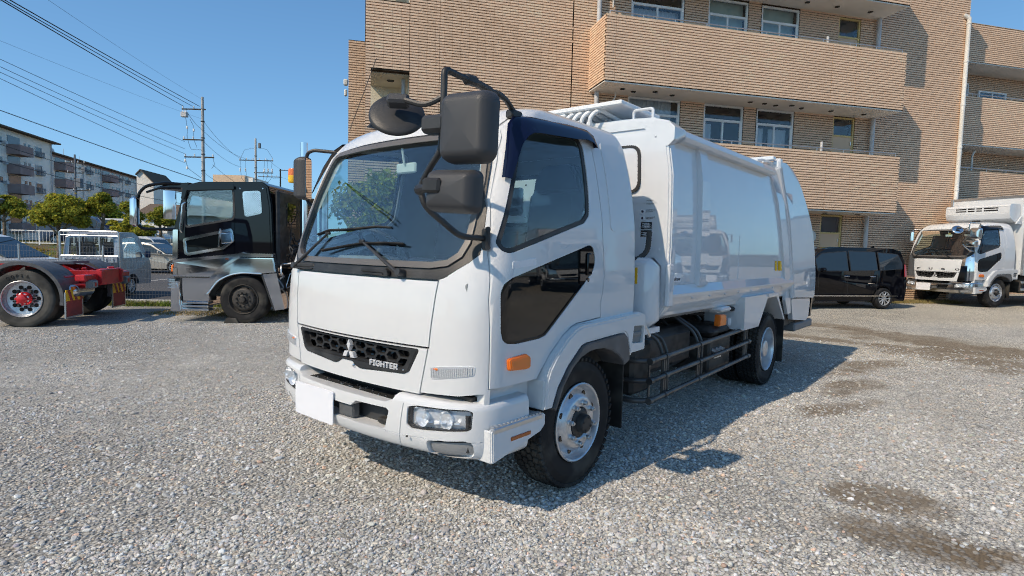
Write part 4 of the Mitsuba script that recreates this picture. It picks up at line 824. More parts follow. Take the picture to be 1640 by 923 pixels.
# seat cover film, sun on it
film = [tm([[x, y+.01*math.sin(i*9), z+.02*math.cos(i*7)] for i, (x, y, z) in enumerate([(-.02, .28, 2.27), (-.05, .70, 2.25), (.0, .78, 1.9), (.22, .76, 1.52), (.26, .26, 1.52), (.02, .22, 1.9)])], [[0, 1, 2], [0, 2, 5], [5, 2, 3], [5, 3, 4]])]
part(gt, 'seat_cover', cat(film), 'film', MT, label='clear plastic film over the passenger seat')
st_ = prism([(.725, 1.522), (.512, 1.546), (.512, 1.502), (.728, 1.485)], 1.02, 1.0585)
pr('pale_film', (.66, .67, .69), .5)
part(gt, 'door_sticker', st_, 'label_white', MT, label='pale sticker on the door below the window')
# wheels
front_wheel(gt, MT @ moved(0, 1.06, .445), n=64); front_wheel(gt, MT @ moved(0, -1.06, .445, rz=180), tread=False)
rear_wheel(gt, MT @ moved(-4.183, 1.06, .445)); rear_wheel(gt, MT @ moved(-4.183, -1.06, .445, rz=180), tread=False)
# chassis
ch = [bb(-5.6, .9, s*.42-.04, s*.42+.04, .68, .93) for s in (1, -1)]+[bb(x-.05, x+.05, -.4, .4, .72, .90) for x in (-5.4, -4.6, -3.6, -2.6, -1.6, -.5)]
ch += [cyl((0, -.9, .445), (0, .9, .445), .07, 12), cyl((-4.183, -.8, .445), (-4.183, .8, .445), .10, 12), dome((-4.183, 0, .445), .24, 10), cyl((-1, 0, .62), (-4.1, 0, .5), .05, 10), bb(-.9, .5, -.38, .38, .48, 1.0, .05)]
part(gt, 'frame', cat(ch), 'dark_metal', MT)
part(gt, 'fuel_tank', bb(-2.35, -1.35, .50, .86, .50, .88, .06), 'black_plastic', MT, smooth=40)
part(gt, 'tool_box', bb(-1.28, -.95, .55, .95, .42, .85, .03), 'dark_metal', MT)
bt = part(gt, 'battery_box', bb(-3.05, -2.45, .52, 1.0, .40, .74, .02), 'dark_metal', MT)
part(bt, 'cover', bb(-3.02, -2.48, .50, 1.01, .74, .86, .05), 'black_plastic', MT, smooth=40)
part(bt, 'air_valve', cat([cyl((-2.75+.1*i, .98, .62), (-2.75+.1*i, 1.04, .60), .025, 8) for i in range(3)]+[bx((-2.62, 1.02, .56), (.18, .02, .05), .005)]), 'aluminium', MT)
part(bt, 'cap', cyl((-3.10, .95, .82), (-3.10, .95, .90), .03, 10), 'label_white', MT)
hs = [tube([(-1.3-.5*i, .45+.05*i, 1.02), (-1.5-.5*i, .7, 1.0-.06*i), (-1.75-.4*i, .8, .75), (-1.9-.4*i, .85, .55)], .018, 6) for i in range(4)]+[tube([(-2.3+.2*i, .6, 1.02), (-2.5, .8+.03*i, .98), (-2.9, .75, .95-.03*i)], .014, 6) for i in range(4)]
part(gt, 'hoses', cat(hs), 'rubber', MT)
# side guard: three pipes, posts, stays
gz = lambda i, x: (.72, .559, .396)[i]+.0255*(-1.0-x)
G = []
for i in range(3):
    G.append(tube([(-.93, .62, gz(i, -.9)), (-.95, .98, gz(i, -.9)), (-1.06, 1.075, gz(i, -1.06)), (-3.46, 1.075, gz(i, -3.46))], .021, 10, .08))
    for x in (-1.02, -1.30, -2.02, -3.40): G.append(cyl((x-.022, 1.075, gz(i, x)), (x+.022, 1.075, gz(i, x)), .028, 10))
gd = part(gt, 'side_guard', cat(G), 'guard_pipe', MT, smooth=40)
for x in (-1.03, -1.30, -1.335, -2.02, -2.055, -3.36): part(gd, 'post', bb(x-.011, x+.011, 1.05, 1.062, gz(2, x)-.01, gz(0, x)+.01, .003), 'guard_pipe', MT)
for x0, x1 in ((-1.0, -1.28), (-1.86, -2.03), (-3.02, -3.33)):
    for d in (0, .09): part(gd, 'stay', tube([(x0+.0-d*.6, .72, 1.04), (x0-.05-d*.6, .80, 1.03), (x1-d, 1.0, .86), (x1-d-.02, 1.045, gz(0, x1)), (x1-d-.02, 1.045, gz(2, x1))], .014, 8, .06), 'guard_pipe', MT, smooth=40)
part(gd, 'lever', tube([(-.86, 1.02, 1.12), (-1.03, 1.04, .92)], .02, 8), 'aluminium', MT, smooth=40)
part(gt, 'side_marker', prism(rp([(-2.60, .855), (-2.80, .855), (-2.79, .965), (-2.62, .975)], .015), .98, 1.04, 'xz', bevel=.015), 'amber', MT, smooth=40)
part(gt, 'marker_hood', cat([bx((-2.68, 1.0, 1.03), (.26, .16, .05), .02), bb(-2.74, -2.62, .7, 1.0, .99, 1.03)]), 'white_body', MT)
part(gt, 'work_lamp', cat([dome((-3.30, 1.02, 1.02), .065, 12), ]), 'chrome', MT, smooth=60); part(gt, 'lamp_stay', tube([(-2.95, .9, 1.02), (-3.1, 1.0, 1.0), (-3.28, 1.0, 1.0)], .025, 8), 'black_plastic', MT)
# rear mudguard
mg = [prism([(-3.10, .78), (-3.60, .78), (-3.90, 1.09), (-4.10, 1.09), (-4.10, 1.135), (-3.10, 1.135)], .60, 1.12), prism([(-3.90, 1.09), (-4.26, 1.09), (-4.62, .78), (-4.66, .78), (-4.29, 1.135), (-3.88, 1.135)], .60, 1.12), prism([(-3.885, 1.105), (-4.27, 1.105), (-4.30, 1.14), (-3.865, 1.14)], .58, 1.14)]
for fl in ((lambda m: m), flip):
    part(gt, 'rear_mudguard', fl(cat(mg)), 'white_body', MT); part(gt, 'mud_flap', fl(bb(-4.72, -4.70, .62, 1.10, .22, .80)), 'rubber', MT)
    part(gt, 'guard_lining', fl(cat([prism([(-3.62, .80), (-3.92, 1.08), (-4.25, 1.08), (-4.60, .80)], .55, .60)])), 'dark_metal', MT)
# ---------------------------------------------------------------- the refuse body
wb = 'white_body'
PROF = [(0, 1.02), (.95, 1.02), (1.02, 1.06), (1.06, 1.14), (1.112, 1.225), (1.115, 1.245), (1.06, 1.315), (1.062, 1.8), (1.050, 2.2), (1.015, 2.5), (.985, 2.62), (.90, 2.69), (.70, 2.715), (0, 2.72)]
full = [(y, z) for y, z in PROF]+[(-y, z) for y, z in PROF[::-1][1:-1]]
bo = part(gt, 'body', prism(full, -5.05, -1.235, 'yz'), wb, MT, smooth=25, label='white refuse body with recessed side panels')
FRONT = [(0, 1.05), (1.02, 1.05), (1.09, 1.15), (1.112, 1.30), (1.116, 1.75), (1.112, 2.0), (1.105, 2.24), (1.07, 2.46), (1.04, 2.60), (1.0, 2.665), (.92, 2.70), (.66, 2.715), (0, 2.72)]
ff = [(y, z) for y, z in FRONT]+[(-y, z) for y, z in FRONT[::-1][1:-1]]
fp = prism(rp(ff), -1.30, -1.19, 'yz', bevel=.028)
door_l = prism(rp([(.30, 2.02), (.60, 2.02), (.60, 2.46), (.30, 2.46)], .06), -1.195, -1.1, 'yz'); dent = prism(rp([(.42, 2.56), (.86, 2.56), (.86, 2.615), (.42, 2.615)], .02), -1.205, -1.1, 'yz')
fk = part(bo, 'front_panel', man2tm(cut(fp, dent)), wb, MT, smooth=35)
part(bo, 'hatch', prism(rp([(-.2, 2.105), (.815, 2.105), (.80, 2.465), (-.2, 2.465)], .07), -1.192, -1.176, 'yz', bevel=.006), wb, MT, smooth=35)
seal = rp([(-.22, 2.085), (.837, 2.085), (.822, 2.485), (-.22, 2.485)], .08).difference(rp([(-.2, 2.105), (.815, 2.105), (.80, 2.465), (-.2, 2.465)], .07))
pw = part(bo, 'sight_window', prism(rp([(-.60, 1.92), (-.42, 1.92), (-.42, 2.19), (-.60, 2.19)], .03), -1.192, -1.180, 'yz'), 'black_gloss', MT)
part(pw, 'rivets', cat([dome((-1.19, y, z), .010, 5) for y in (-.63, -.39) for z in (1.90, 2.21)]), 'black_plastic', MT)
part(bo, 'hatch_seal', prism(seal, -1.192, -1.172, 'yz'), 'black_plastic', MT)
for fl in ((lambda m: m), flip):
    part(bo, 'sill', fl(man2tm(m3.Manifold.batch_boolean([tm2man(prism([(1.0, 1.05), (1.06, 1.12), (1.118, 1.222), (1.121, 1.248), (1.064, 1.318), (1.0, 1.318)], -4.62, -1.20, 'yz'))], m3.OpType.Add))), wb, MT, smooth=25)
    for x0, x1, dz in ((-2.06, -1.86, 0),):
        part(bo, 'rib', fl(both(prism([(1.0, 1.30), (1.115, 1.30), (1.116, 1.75), (1.105, 2.24), (1.07, 2.46), (1.045, 2.55), (.9, 2.55)], x0, x1, 'yz'), prism([(x0+.005, 1.30), (x0+.005, 2.6), (x1+.02, 2.6), (x1-.005, 1.30)], -2, 2)) and man2tm(both(prism([(1.0, 1.30), (1.105, 1.30), (1.106, 1.75), (1.095, 2.24), (1.062, 2.46), (1.035, 2.55), (.9, 2.55)], x0, x1, 'yz', bevel=0), prism([(x0, 1.30), (x0+.03, 2.6), (x1+.03, 2.6), (x1, 1.30)], -2, 2)))), wb, MT)
    rail = prism(rp([(.97, 2.525), (1.085, 2.525), (1.105, 2.56), (1.085, 2.61), (1.03, 2.64), (.97, 2.645)], .012), -4.02, -1.36, 'yz')
    part(bo, 'top_rail', fl(rail), wb, MT, smooth=40)
    part(bo, 'rail_cap', fl(both(prism(rp([(.93, 2.45), (1.06, 2.455), (1.112, 2.50), (1.115, 2.60), (1.06, 2.655), (.93, 2.69)], .012), -1.40, -1.19, 'yz'), prism([(-1.20, 2.44), (-1.35, 2.50), (-1.385, 2.53), (-1.385, 2.61), (-1.2, 2.70)], -2, 2)) and man2tm(both(prism(rp([(.93, 2.45), (1.06, 2.455), (1.112, 2.50), (1.115, 2.60), (1.06, 2.655), (.93, 2.69)], .012), -1.40, -1.19, 'yz'), prism([(-1.17, 2.44), (-1.35, 2.50), (-1.40, 2.53), (-1.40, 2.61), (-1.17, 2.70)], -2, 2)))), wb, MT, smooth=30)
    part(bo, 'rear_post', fl(man2tm(both(prism([(1.0, 1.15), (1.085, 1.2), (1.088, 1.75), (1.075, 2.24), (1.04, 2.46), (1.0, 2.62), (.9, 2.66)], -5.1, -4.0, 'yz'), prism([(-4.78, 1.15), (-4.60, 1.55), (-4.40, 2.0), (-4.22, 2.35), (-4.08, 2.56), (-4.0, 2.66), (-4.42, 2.66), (-4.70, 2.1), (-4.95, 1.6), (-5.06, 1.15)], -2, 2)))), wb, MT, smooth=30)
for s_ in (1, -1):
    part(bo, 'weld_seam', cat([bb(x-.004, x+.004, s_*1.0615-.004, s_*1.0615+.004, 1.33, 1.80) for x in (-3.0,)]+[bb(-4.4, -1.3, s_*1.0625-.002, s_*1.0625+.002, 1.322, 1.332)]), wb, MT)
    part(bo, 'bolts', cat([dome((x, s_*1.112, 1.20), .009, 5) for x in np.arange(-4.5, -1.3, .4)]+[dome((-1.19, s_*y, z), .010, 5) for y, z in ((1.02, 1.4), (1.02, 1.62), (.95, 2.54), (.5, 2.6))]), wb, MT)
part(bo, 'front_rib', bb(-1.193, -1.184, -.9, .98, 2.00, 2.008), wb, MT)
# tailgate
TG = [(-4.33, 2.70), (-4.50, 2.76), (-4.80, 2.765), (-5.08, 2.72), (-5.32, 2.63), (-5.54, 2.50), (-5.80, 2.30), (-6.02, 2.08), (-6.20, 1.86), (-6.34, 1.62), (-6.44, 1.36), (-6.48, 1.15), (-6.47, 1.0), (-6.40, .965), (-5.30, 1.02), (-5.14, 1.03), (-5.02, 1.25), (-4.88, 1.6), (-4.68, 2.05), (-4.44, 2.5)]
tgm = prism(rp(TG), -1.06, 1.06); v = tgm.vertices
tgm = fine(tgm, .25); tgm.vertices[:, 1] *= 1-.05*np.clip((tgm.vertices[:, 2]-2.0)/.75, 0, 1)
tg = part(gt, 'tailgate', tgm, wb, MT, smooth=35, label='rounded white tailgate at the rear')
edge = np.array([(-4.36, 2.66), (-4.47, 2.45), (-4.70, 2.03), (-4.90, 1.58), (-5.04, 1.22), (-5.13, 1.03)])
for s in (1, -1):
    part(tg, 'edge_frame', sweep([(x, s*(1.075-.05*max(0, min(1, (z-2)/.75))), z) for x, z in edge], .028, 8), wb, MT, smooth=40)
    part(tg, 'edge_frame', sweep([(x-.11, s*(1.072-.05*max(0, min(1, (z-2)/.75))), z+.02) for x, z in edge], .016, 8), 'white_paint', MT, smooth=40)
    part(tg, 'side_skirt', prism(rp([(-5.28, 1.0), (-6.36, .955), (-6.30, .70), (-6.18, .635), (-5.42, .70)], .04), s*1.0-.03, s*1.0+.03), wb, MT)
    part(tg, 'hinge_bracket', prism(rp([(-4.95, 1.22), (-5.14, 1.10), (-5.22, .82), (-5.08, .80), (-4.92, 1.0)], .02), s*1.03-.02, s*1.03+.02), wb, MT)
part(tg, 'hinge_cover', cat([bx((-4.43, 1.0, 2.70), (.16, .10, .10), .02), bx((-4.30, .55, 2.77), (.10, .9, .05), .01), bx((-4.43, 1.01, 2.755), (.08, .07, .05), .01)]), wb, MT)
part(tg, 'hydraulic_pipe', cat([tube([(-4.1, .92, 2.71), (-4.25, .95, 2.73), (-4.38, 1.0, 2.66), (-4.46, 1.03, 2.58)], .012, 6), tube([(-4.0, .88, 2.72), (-4.2, .9, 2.75), (-4.36, .95, 2.72)], .012, 6)]), 'white_paint', MT)
part(gt, 'tail_step', bb(-6.60, -5.60, .70, 1.02, .515, .63, .02), 'grey_plastic', MT, label='grey box step below the tailgate')
part(gt, 'tail_step', bb(-6.60, -5.60, -1.02, -.70, .515, .63, .02), 'grey_plastic', MT)
part(gt, 'tail_frame', bb(-5.9, -5.0, -.95, .95, .62, .98), 'dark_metal', MT)
part(gt, 'rear_lamp', prism(rp([(-6.44, 1.0), (-6.52, .98), (-6.46, .68), (-6.38, .68)], .02), .86, 1.03), 'black_gloss', MT)
# roof plumbing, cover and step loop
part(gt, 'roof_cover', cat([bx((-1.45, .25, 2.835), (.72, .86, .04), .008), bb(-1.80, -1.75, -.15, .66, 2.72, 2.82), bb(-1.15, -1.11, -.1, .1, 2.72, 2.82)]), 'white_plastic', MT)
part(gt, 'hydraulic_pipes', cat([tube([(-1.16, .02+.085*i, 2.45), (-1.12, .02+.085*i, 2.62), (-1.06, .05+.085*i, 2.74), (-1.14, .10+.085*i, 2.815), (-1.26, .13+.085*i, 2.78), (-1.5, .13+.085*i, 2.76)], .018, 8, .08) for i in range(5)]), 'white_plastic', MT, smooth=40)
part(gt, 'pipe_clamps', cat([cyl((-1.09, .03+.085*i, 2.66), (-1.085, .04+.085*i, 2.70), .026, 8) for i in range(5)]), 'white_plastic', MT, smooth=40)
part(gt, 'lifting_loop', tube([(-1.27, .70, 2.71), (-1.27, .70, 2.79), (-1.27, .88, 2.79), (-1.27, .88, 2.70)], .014, 8, .03), wb, MT, smooth=40)
# the cover and tank behind the cab, stickers
part(gt, 'oil_tank', bb(-1.17, -.93, .72, 1.09, .98, 1.55, .07), wb, MT, smooth=50, label='white upright tank behind the cab')
part(gt, 'tank_bracket', cat([bb(-1.20, -.84, .60, 1.05, .94, .985), bb(-1.21, -1.19, 1.02, 1.085, 1.58, 1.70, .005), bb(-1.26, -1.17, 1.09, 1.13, 1.15, 1.50, .01)]), wb, MT)
part(gt, 'exhaust_hose', tube([(-.84, .84, 1.52), (-1.02, .92, 1.53), (-1.05, .99, 1.60), (-1.05, 1.0, 1.76)], .022, 8), 'black_plastic', MT, smooth=40)
FX = -1.188
def label_rect(name, y0, y1, z0, z1, m, lab=None): return part(gt, name, bb(FX-.004, FX+.003, y0, y1, z0, z1), m, MT, label=lab)
l1 = label_rect('sticker', .852, .948, 1.785, 1.842, 'label_black', 'black data plate, upper one'); l2 = label_rect('sticker', .852, .948, 1.722, 1.775, 'label_black', 'black data plate, lower one')
for l, zs in ((l1, (1.80, 1.815, 1.83)), (l2, (1.735, 1.755))):
    part(l, 'print_lines', cat([bb(FX+.002, FX+.0045, .86, .93, z, z+.004) for z in zs]+[bb(FX+.002, FX+.0045, .88, .94, z-.008, z-.005) for z in zs]), 'label_white', MT)
part(gt, 'gauge', cat([lathe([(.022, 0), (.022, .006), (.018, .006), (.018, .003), (0, .003)], 20, 'x', (FX, .862, z)) for z in (1.875, 1.93)]), 'label_white', MT); part(gt, 'gauge_needle', cat([lathe([(.010, 0), (.010, .009), (0, .009)], 14, 'x', (FX, .862, z)) for z in (1.875, 1.93)]), 'ink', MT)
part(gt, 'print_lines', cat([bb(FX, FX+.002, .89, .955+.02*(i % 2), z, z+.004) for i, z in enumerate((1.87, 1.88, 1.925, 1.94, 1.99, 2.005, 2.02))]), 'grey_plastic', MT, kind='stuff')
part(gt, 'warning_sticker', bb(-.931, -.927, .86, .97, 1.34, 1.47), 'label_yellow', MT, label='small yellow warning sticker')
part(gt, 'sticker', bb(-1.54, -1.32, 1.063, 1.068, 1.345, 1.395), 'label_white', MT, label='white sticker reading SteelRayer')
part(gt, 'sticker_print', text_on('SteelRayer', .026, np.array(moved(-1.335, 1.0685, 1.358)) @ XZ_LEFT, .001, width=.19), 'ink', MT)
part(gt, 'reflector_sticker', prism([(-4.33, 1.40), (-4.40, 1.40), (-4.36, 1.52), (-4.31, 1.52)], 1.064, 1.071), 'label_yellow', MT); part(gt, 'reflector_sticker', prism([(-4.46, 1.40), (-4.53, 1.40), (-4.48, 1.52), (-4.43, 1.52)], 1.064, 1.0915), 'label_yellow', MT)
# ================================================================ the other vehicles
def dup_parts(src, dst, M0, M1, want, swap={}):
    """Copies of the parts of src whose part name is in want (or all) as parts of dst, moved from frame M0 to frame M1; swap: part name -> material."""
    D = np.asarray(M1) @ np.linalg.inv(M0)
    for key in [k for k in scene if k.startswith(src+'__')]:
        tail = key[len(src)+2:]; bits = tail.split('__'); base = bits[0].rstrip('0123456789').rstrip('_')
        if want is not None and base not in want: continue
        d = dict(scene[key]); d['to_world'] = T(D @ np.array(T(d['to_world']).matrix, float))
        m = swap.get(tail) or swap.get(bits[-1].rstrip('0123456789').rstrip('_'))
        if m == 'skip': continue
        if m: d['bsdf'] = {'type': 'ref', 'id': 'm_'+m}
        scene[dst+'__'+tail] = d; TAKEN[dst+'__'+tail] = 0
        if key in labels: labels[dst+'__'+tail] = dict(labels[key])
# ---------------------------------------------------------------- white refrigerated truck at the right
fx = 24.3*math.sin(AZ); fy = 24.3*math.cos(AZ); fo = MBD @ np.array([2.50, -.45, 0, 1])
MF = frame(fo[0], fo[1], BY+180+3.5) @ np.diag([1.13, 1.13, 1.13, 1.])
fu = thing('refrigerated_truck', 'white refrigerated box truck with chrome bumper parked by the building at the right edge', 'truck')
CABPARTS = {'cab_shell', 'hood_panel', 'front_panel', 'corner_panel', 'windscreen_surround', 'windscreen', 'windscreen_rim', 'door', 'side_marker', 'quarter_panel', 'fender', 'step', 'splash_panel', 'cab_floor', 'dashboard', 'cab_lining', 'rear_wall', 'rear_shelf', 'rear_window', 'seat', 'middle_seat', 'steering_wheel', 'inner_mirror', 'grille', 'bumper', 'wiper', 'wiper_link', 'mirror_arm', 'mirror', 'front_wheel', 'frame'}
dup_parts(gt, fu, MT, MF, CABPARTS, {'grille__lettering': 'skip', 'grille__chrome_stud': 'skip', 'bumper': 'chrome_dull', 'bumper__water_drops': 'skip', 'corner_panel': 'chrome', 'corner_panel_001': 'chrome', 'rain_visor': 'black_gloss', 'mirror': 'chrome', 'mirror_001': 'chrome', 'mirror_002': 'chrome', 'mirror_arm': 'chrome_dull', 'seat_cover': 'skip'})
labels.pop(fu+'__bumper__number_plate', None)
for q in range(4):
    part(fu, 'letter', bend(text_on('FUSO'[q], .055, np.array(moved(1.082, (-.60, -.20, .18, .57)[q], 1.075)) @ YZ_FRONT, .012, width=.11)), 'black_plastic', MF, label=f'letter {"FUSO"[q]} of the maker lettering on the hood')
bxs = thing  # the box is part of the truck
cb = part(fu, 'cargo_box', bb(-7.4, -1.02, -1.13, 1.13, .98, 3.36, .01), 'white_body', MF)
E_ = [bb(-1.05, -.995, s*1.10-.045, s*1.10+.045,   .96, 3.38, .01) for s in (1, -1)]+[bb(-1.05, -.995, -1.06, 1.06, 3.30, 3.38, .01)]+[bb(-7.42, -1.05, s*1.115-.035, s*1.115+.035, 3.29, 3.385, .01) for s in (1, -1)]+[bb(-7.42, -1.05, s*1.115-.035, s*1.115+.035, .95, 1.06, .01) for s in (1, -1)]
part(cb, 'edge_trim', cat(E_), 'aluminium', MF)
part(cb, 'side_rib', cat([bb(-7.3, -1.1, 1.128, 1.136, z, z+.03) for z in (1.3, 1.7, 2.1, 2.5, 2.9, 3.3)]), 'white_plastic', MF)
part(cb, 'roof_hinge', cat([bx((-1.6, 1.08, 3.41), (.25, .08, .05), .01), bx((-3.4, 1.08, 3.41), (.2, .08, .05), .01)]), 'aluminium', MF)
rf = prism(rp([(-.98, 2.55), (-.80, 2.55), (-.58, 2.66), (-.52, 2.80), (-.52, 3.04), (-.57, 3.10), (-.98, 3.10)], .04), -.94, .94)
rfk = part(fu, 'cooling_unit', rf, 'white_body', MF, smooth=35, label='white cooling unit over the cab')
part(rfk, 'grille_slot', cat([bb(-.522, -.516, y0, y1, z, z+.04) for z in (2.90, 2.97) for y0, y1 in ((-.62, -.30), (-.25, -.05), (0, .16), (.22, .62))]), 'black_plastic', MF)
part(rfk, 'lower_slot', cat([bx((-.65, y, 2.63), (.015, .30, .018), .004, ry=35) for y in (-.3, .3)]), 'grey_plastic', MF)
part(rfk, 'ridge', cat([bb(-.53, -.510, -.93, .93, z, z+.012) for z in (2.84, 3.03)]), 'white_plastic', MF)
for s in (1, -1): part(fu, 'wind_deflector', prism([(-.74, 2.50), (-.98, 2.50), (-.98, 2.75)], s*.98-.02, s*.98+.02), 'white_paint', MF)
part(fu, 'sun_visor', bx((.74, -.45, 2.19), (.02, .55, .16), .01, ry=25), 'door_panel', MF, label='tan sun visor folded down'); part(fu, 'permit_sticker', bx((.78, .15, 2.17), (.01, .07, .05)), 'grass', MF)
part(fu, 'floodlight', bx((.2, .5, 2.56), (.12, .2, .05), .02), 'dark_metal', MF)
part(fu, 'side_guard', cat([bb(-3.9, -1.1, 1.02, 1.06, z, z+.07, .01) for z in (.5, .72)]), 'aluminium', MF)
part(fu, 'fuel_tank', bb(-2.2, -1.2, .5, .98, .42, .90, .06), 'dark_metal', MF)
rear_wheel(fu, MF @ moved(-4.2, 1.06, .445), tread=False, n=28)
# ---------------------------------------------------------------- generic car bodies
def car(name, label, M, prof, W, belt, tumble, wins, wheels, R, paint, hatch=None, glassmat='van_glass', group=None, rimmat='silver_rim', lamps=(), screens=(), arch=None, category='car', trim=True):
    """prof: side outline (x, z), front at +x. wins: window outlines in the side view; screens: (x0, z0, x1, z1, front?) lines of the windscreens."""
    t = thing(name, label, category, group)
    P = rp(prof, .05)
    m = prism(P, -W, W); m = fine(m, .22)
    v = m.vertices; z = v[:, 2]; top = P.bounds[3]
    Yf = lambda z: 1-tumble*np.clip((z-belt)/(top-belt), 0, 1)**1.2-.04*np.clip((.45-z)/.3, 0, 1)
    xs = v[:, 0]; x0, x1 = P.bounds[0], P.bounds[2]
    Xf = lambda x: 1-.16*np.clip((np.abs(x-(x0+x1)/2)/((x1-x0)/2)-.72)/.28, 0, 1)**2
    v[:, 1] *= Yf(z)*Xf(xs)
    m = tm2man(tm(v, m.faces))
    for x in wheels: m = m - tm2man(cyl((x, -2*W, R), (x, 2*W, R), arch or R*1.16, 28))
    m = m + tm2man(bb(x0+.3, x1-.3, -W+.25, W-.25, .22, belt-.1))
    b = part(t, 'body', man2tm(m), paint, M, smooth=32)
    def onside(poly, d, r=.03, cut_=0.0):
        q = rp(poly, r); q = q.buffer(-cut_) if cut_ else q
        a = prism(q, 0, .014); a = fine(a, .2); vv = a.vertices
        yy = W*Yf(vv[:, 2])*Xf(vv[:, 0]); a.vertices = np.stack([vv[:, 0], yy+d-.012+vv[:, 1], vv[:, 2]], 1); return a
    for i, w in enumerate(wins):
        for fl in ((lambda q: q), flip):
            k = part(t, 'side_window', fl(onside(w, .006)), 'black_plastic', M); part(k, 'pane', fl(onside(w, .010, cut_=.022)), glassmat, M)
    for (xa, za, xb, zb) in screens:
        n = np.array([zb-za, 0, -(xb-xa)]); n = n/np.linalg.norm(n)*(1 if (zb-za)*1 >= 0 else 1)
        if n[2] < 0: n = -n
        p = []
        for s, q in ((xa, za), (xb, zb)):
            y = W*float(Yf(np.array([q]))[0])*float(Xf(np.array([s]))[0])-.07; p += [[s, -y, q], [s, y, q]]
        p = np.array(p)+n*.012; V = np.vstack([p, p-n*.03]); F = [[0, 1, 3, 2], [4, 6, 7, 5], [0, 4, 5, 1], [2, 3, 7, 6], [0, 2, 6, 4], [1, 5, 7, 3]]
        part(t, 'windscreen', tm(V, F), glassmat, M)
    for (nm, poly, mt) in lamps:
        for fl in ((lambda q: q), flip): part(t, nm, fl(onside(poly, .012, .02)), mt, M)
    for x in wheels:
        for s in (1, -1): car_wheel(t, M @ moved(x, s*(W-.02), R, rz=0 if s > 0 else 180), R, rimmat)
    if trim:
        xm = wins[-1][0][0] if wins else 0
        for s in (1, -1):
            part(t, 'door_mirror', bx((hatch if hatch else x1-1.45, s*(W+.09), belt+.08), (.10, .20, .14), .035), paint, M, smooth=40)
            part(t, 'door_handle', cat([bx((xx, s*(W+.004), belt-.10), (.20, .03, .03), .01) for xx in (x0+1.45, x0+2.4)]), 'chrome_dull' if paint == 'black_paint' else paint, M)
    return t
def car_wheel(t, M, R, rimmat='silver_rim', spokes=10):
    k = part(t, 'wheel', tyre(R, .21, R*.66, y=-.105, tread=False, n=28), 'rubber', M, smooth=32)
    a = R*.66
    S = [lathe([(a, -.02), (a+.004, .002), (a-.012, .004), (a-.02, -.05), (a-.03, -.07), (0, -.075)], 28, 'y')]
    r = part(k, 'rim', S[0], 'black_gloss', M, smooth=35)
    sp = [lathe([(a+.004, -.004), (a, .006), (a-.014, .006), (a-.02, -.03)], 28, 'y'), cyl((0, -.05, 0), (0, .004, 0), .045, 14)]
    for i in range(spokes):
        b = bx((a*.53, -.022, 0), (a*.92, .03, .035), .006); b.apply_transform(moved(ry=i*360/spokes)); sp.append(b)
    part(k, 'spokes', cat(sp), rimmat, M, smooth=35)
    return k
pr('silver_paint', (.50, .51, .51), .28, metallic=.55, coat=.8)
pr('champagne_paint', (.52, .49, .43), .28, metallic=.4, coat=.8)
pr('blue_paint', (.02, .035, .09), .2, coat=1.0)
pr('dark_paint', (.03, .032, .036), .2, coat=1.0)
VAN = [(2.30, .25), (2.36, .55), (2.32, .85), (2.20, 1.02), (1.72, 1.16), (1.05, 1.66), (.75, 1.80), (.2, 1.87), (-1.6, 1.87), (-2.05, 1.80), (-2.22, 1.50), (-2.33, 1.05), (-2.36, .55), (-2.30, .25)]
vo = MBD @ np.array([-3.85, -2.05+.86, 0, 1]); MV = frame(vo[0], vo[1], BY+180)
VANW = [[(1.52, 1.14), (1.12, 1.22), (1.00, 1.62), (.72, 1.74), (.80, 1.16)], [(1.0, 1.12), (.62, 1.70), (.05, 1.76), (-.02, 1.14)], [(-.08, 1.14), (-.03, 1.77), (-1.05, 1.76), (-1.10, 1.17)], [(-1.17, 1.17), (-1.12, 1.75), (-1.90, 1.70), (-2.10, 1.42), (-2.08, 1.22)]]
VANW = [[(1.72, 1.14), (1.25, 1.44), (1.16, 1.14)], [(1.10, 1.13), (1.18, 1.50), (.92, 1.68), (.02, 1.76), (-.02, 1.15)], [(-.08, 1.15), (-.04, 1.77), (-1.05, 1.76), (-1.10, 1.18)], [(-1.17, 1.18), (-1.12, 1.75), (-1.92, 1.70), (-2.10, 1.42), (-2.08, 1.24)]]
vn = car('minivan', 'black minivan seen from the side, parked in front of the brick building', MV, VAN, .86, 1.1, .16, VANW, (1.42, -1.42), .33, 'black_paint', hatch=.98, screens=[(1.86, 1.12, 1.0, 1.70), (-2.30, 1.15, -2.10, 1.72)], lamps=[('tail_lamp', [(-2.20, 1.0), (-2.34, 1.0), (-2.28, 1.35), (-2.2, 1.4)], 'red_lens'), ('headlight', [(2.30, .72), (1.9, .82), (1.95, .95), (2.25, .92)], 'reflector')], category='van')
part(vn, 'chrome_trim', cat([bb(-1.9, 1.2, s*.865-.008, s*.865+.008, .40, .425) for s in (1, -1)]), 'chrome', MV); part(vn, 'roof_aerial', prism([(-1.8, 1.86), (-1.6, 1.86), (-1.75, 1.95)], -.02, .02), 'black_paint', MV)
part(vn, 'door_seam', cat([bb(x-.004, x+.004, s*.860-.003, s*.860+.003, .40, 1.12) for x in (.0, -1.08, 1.05) for s in (1, -1)]), 'black_plastic', MV)
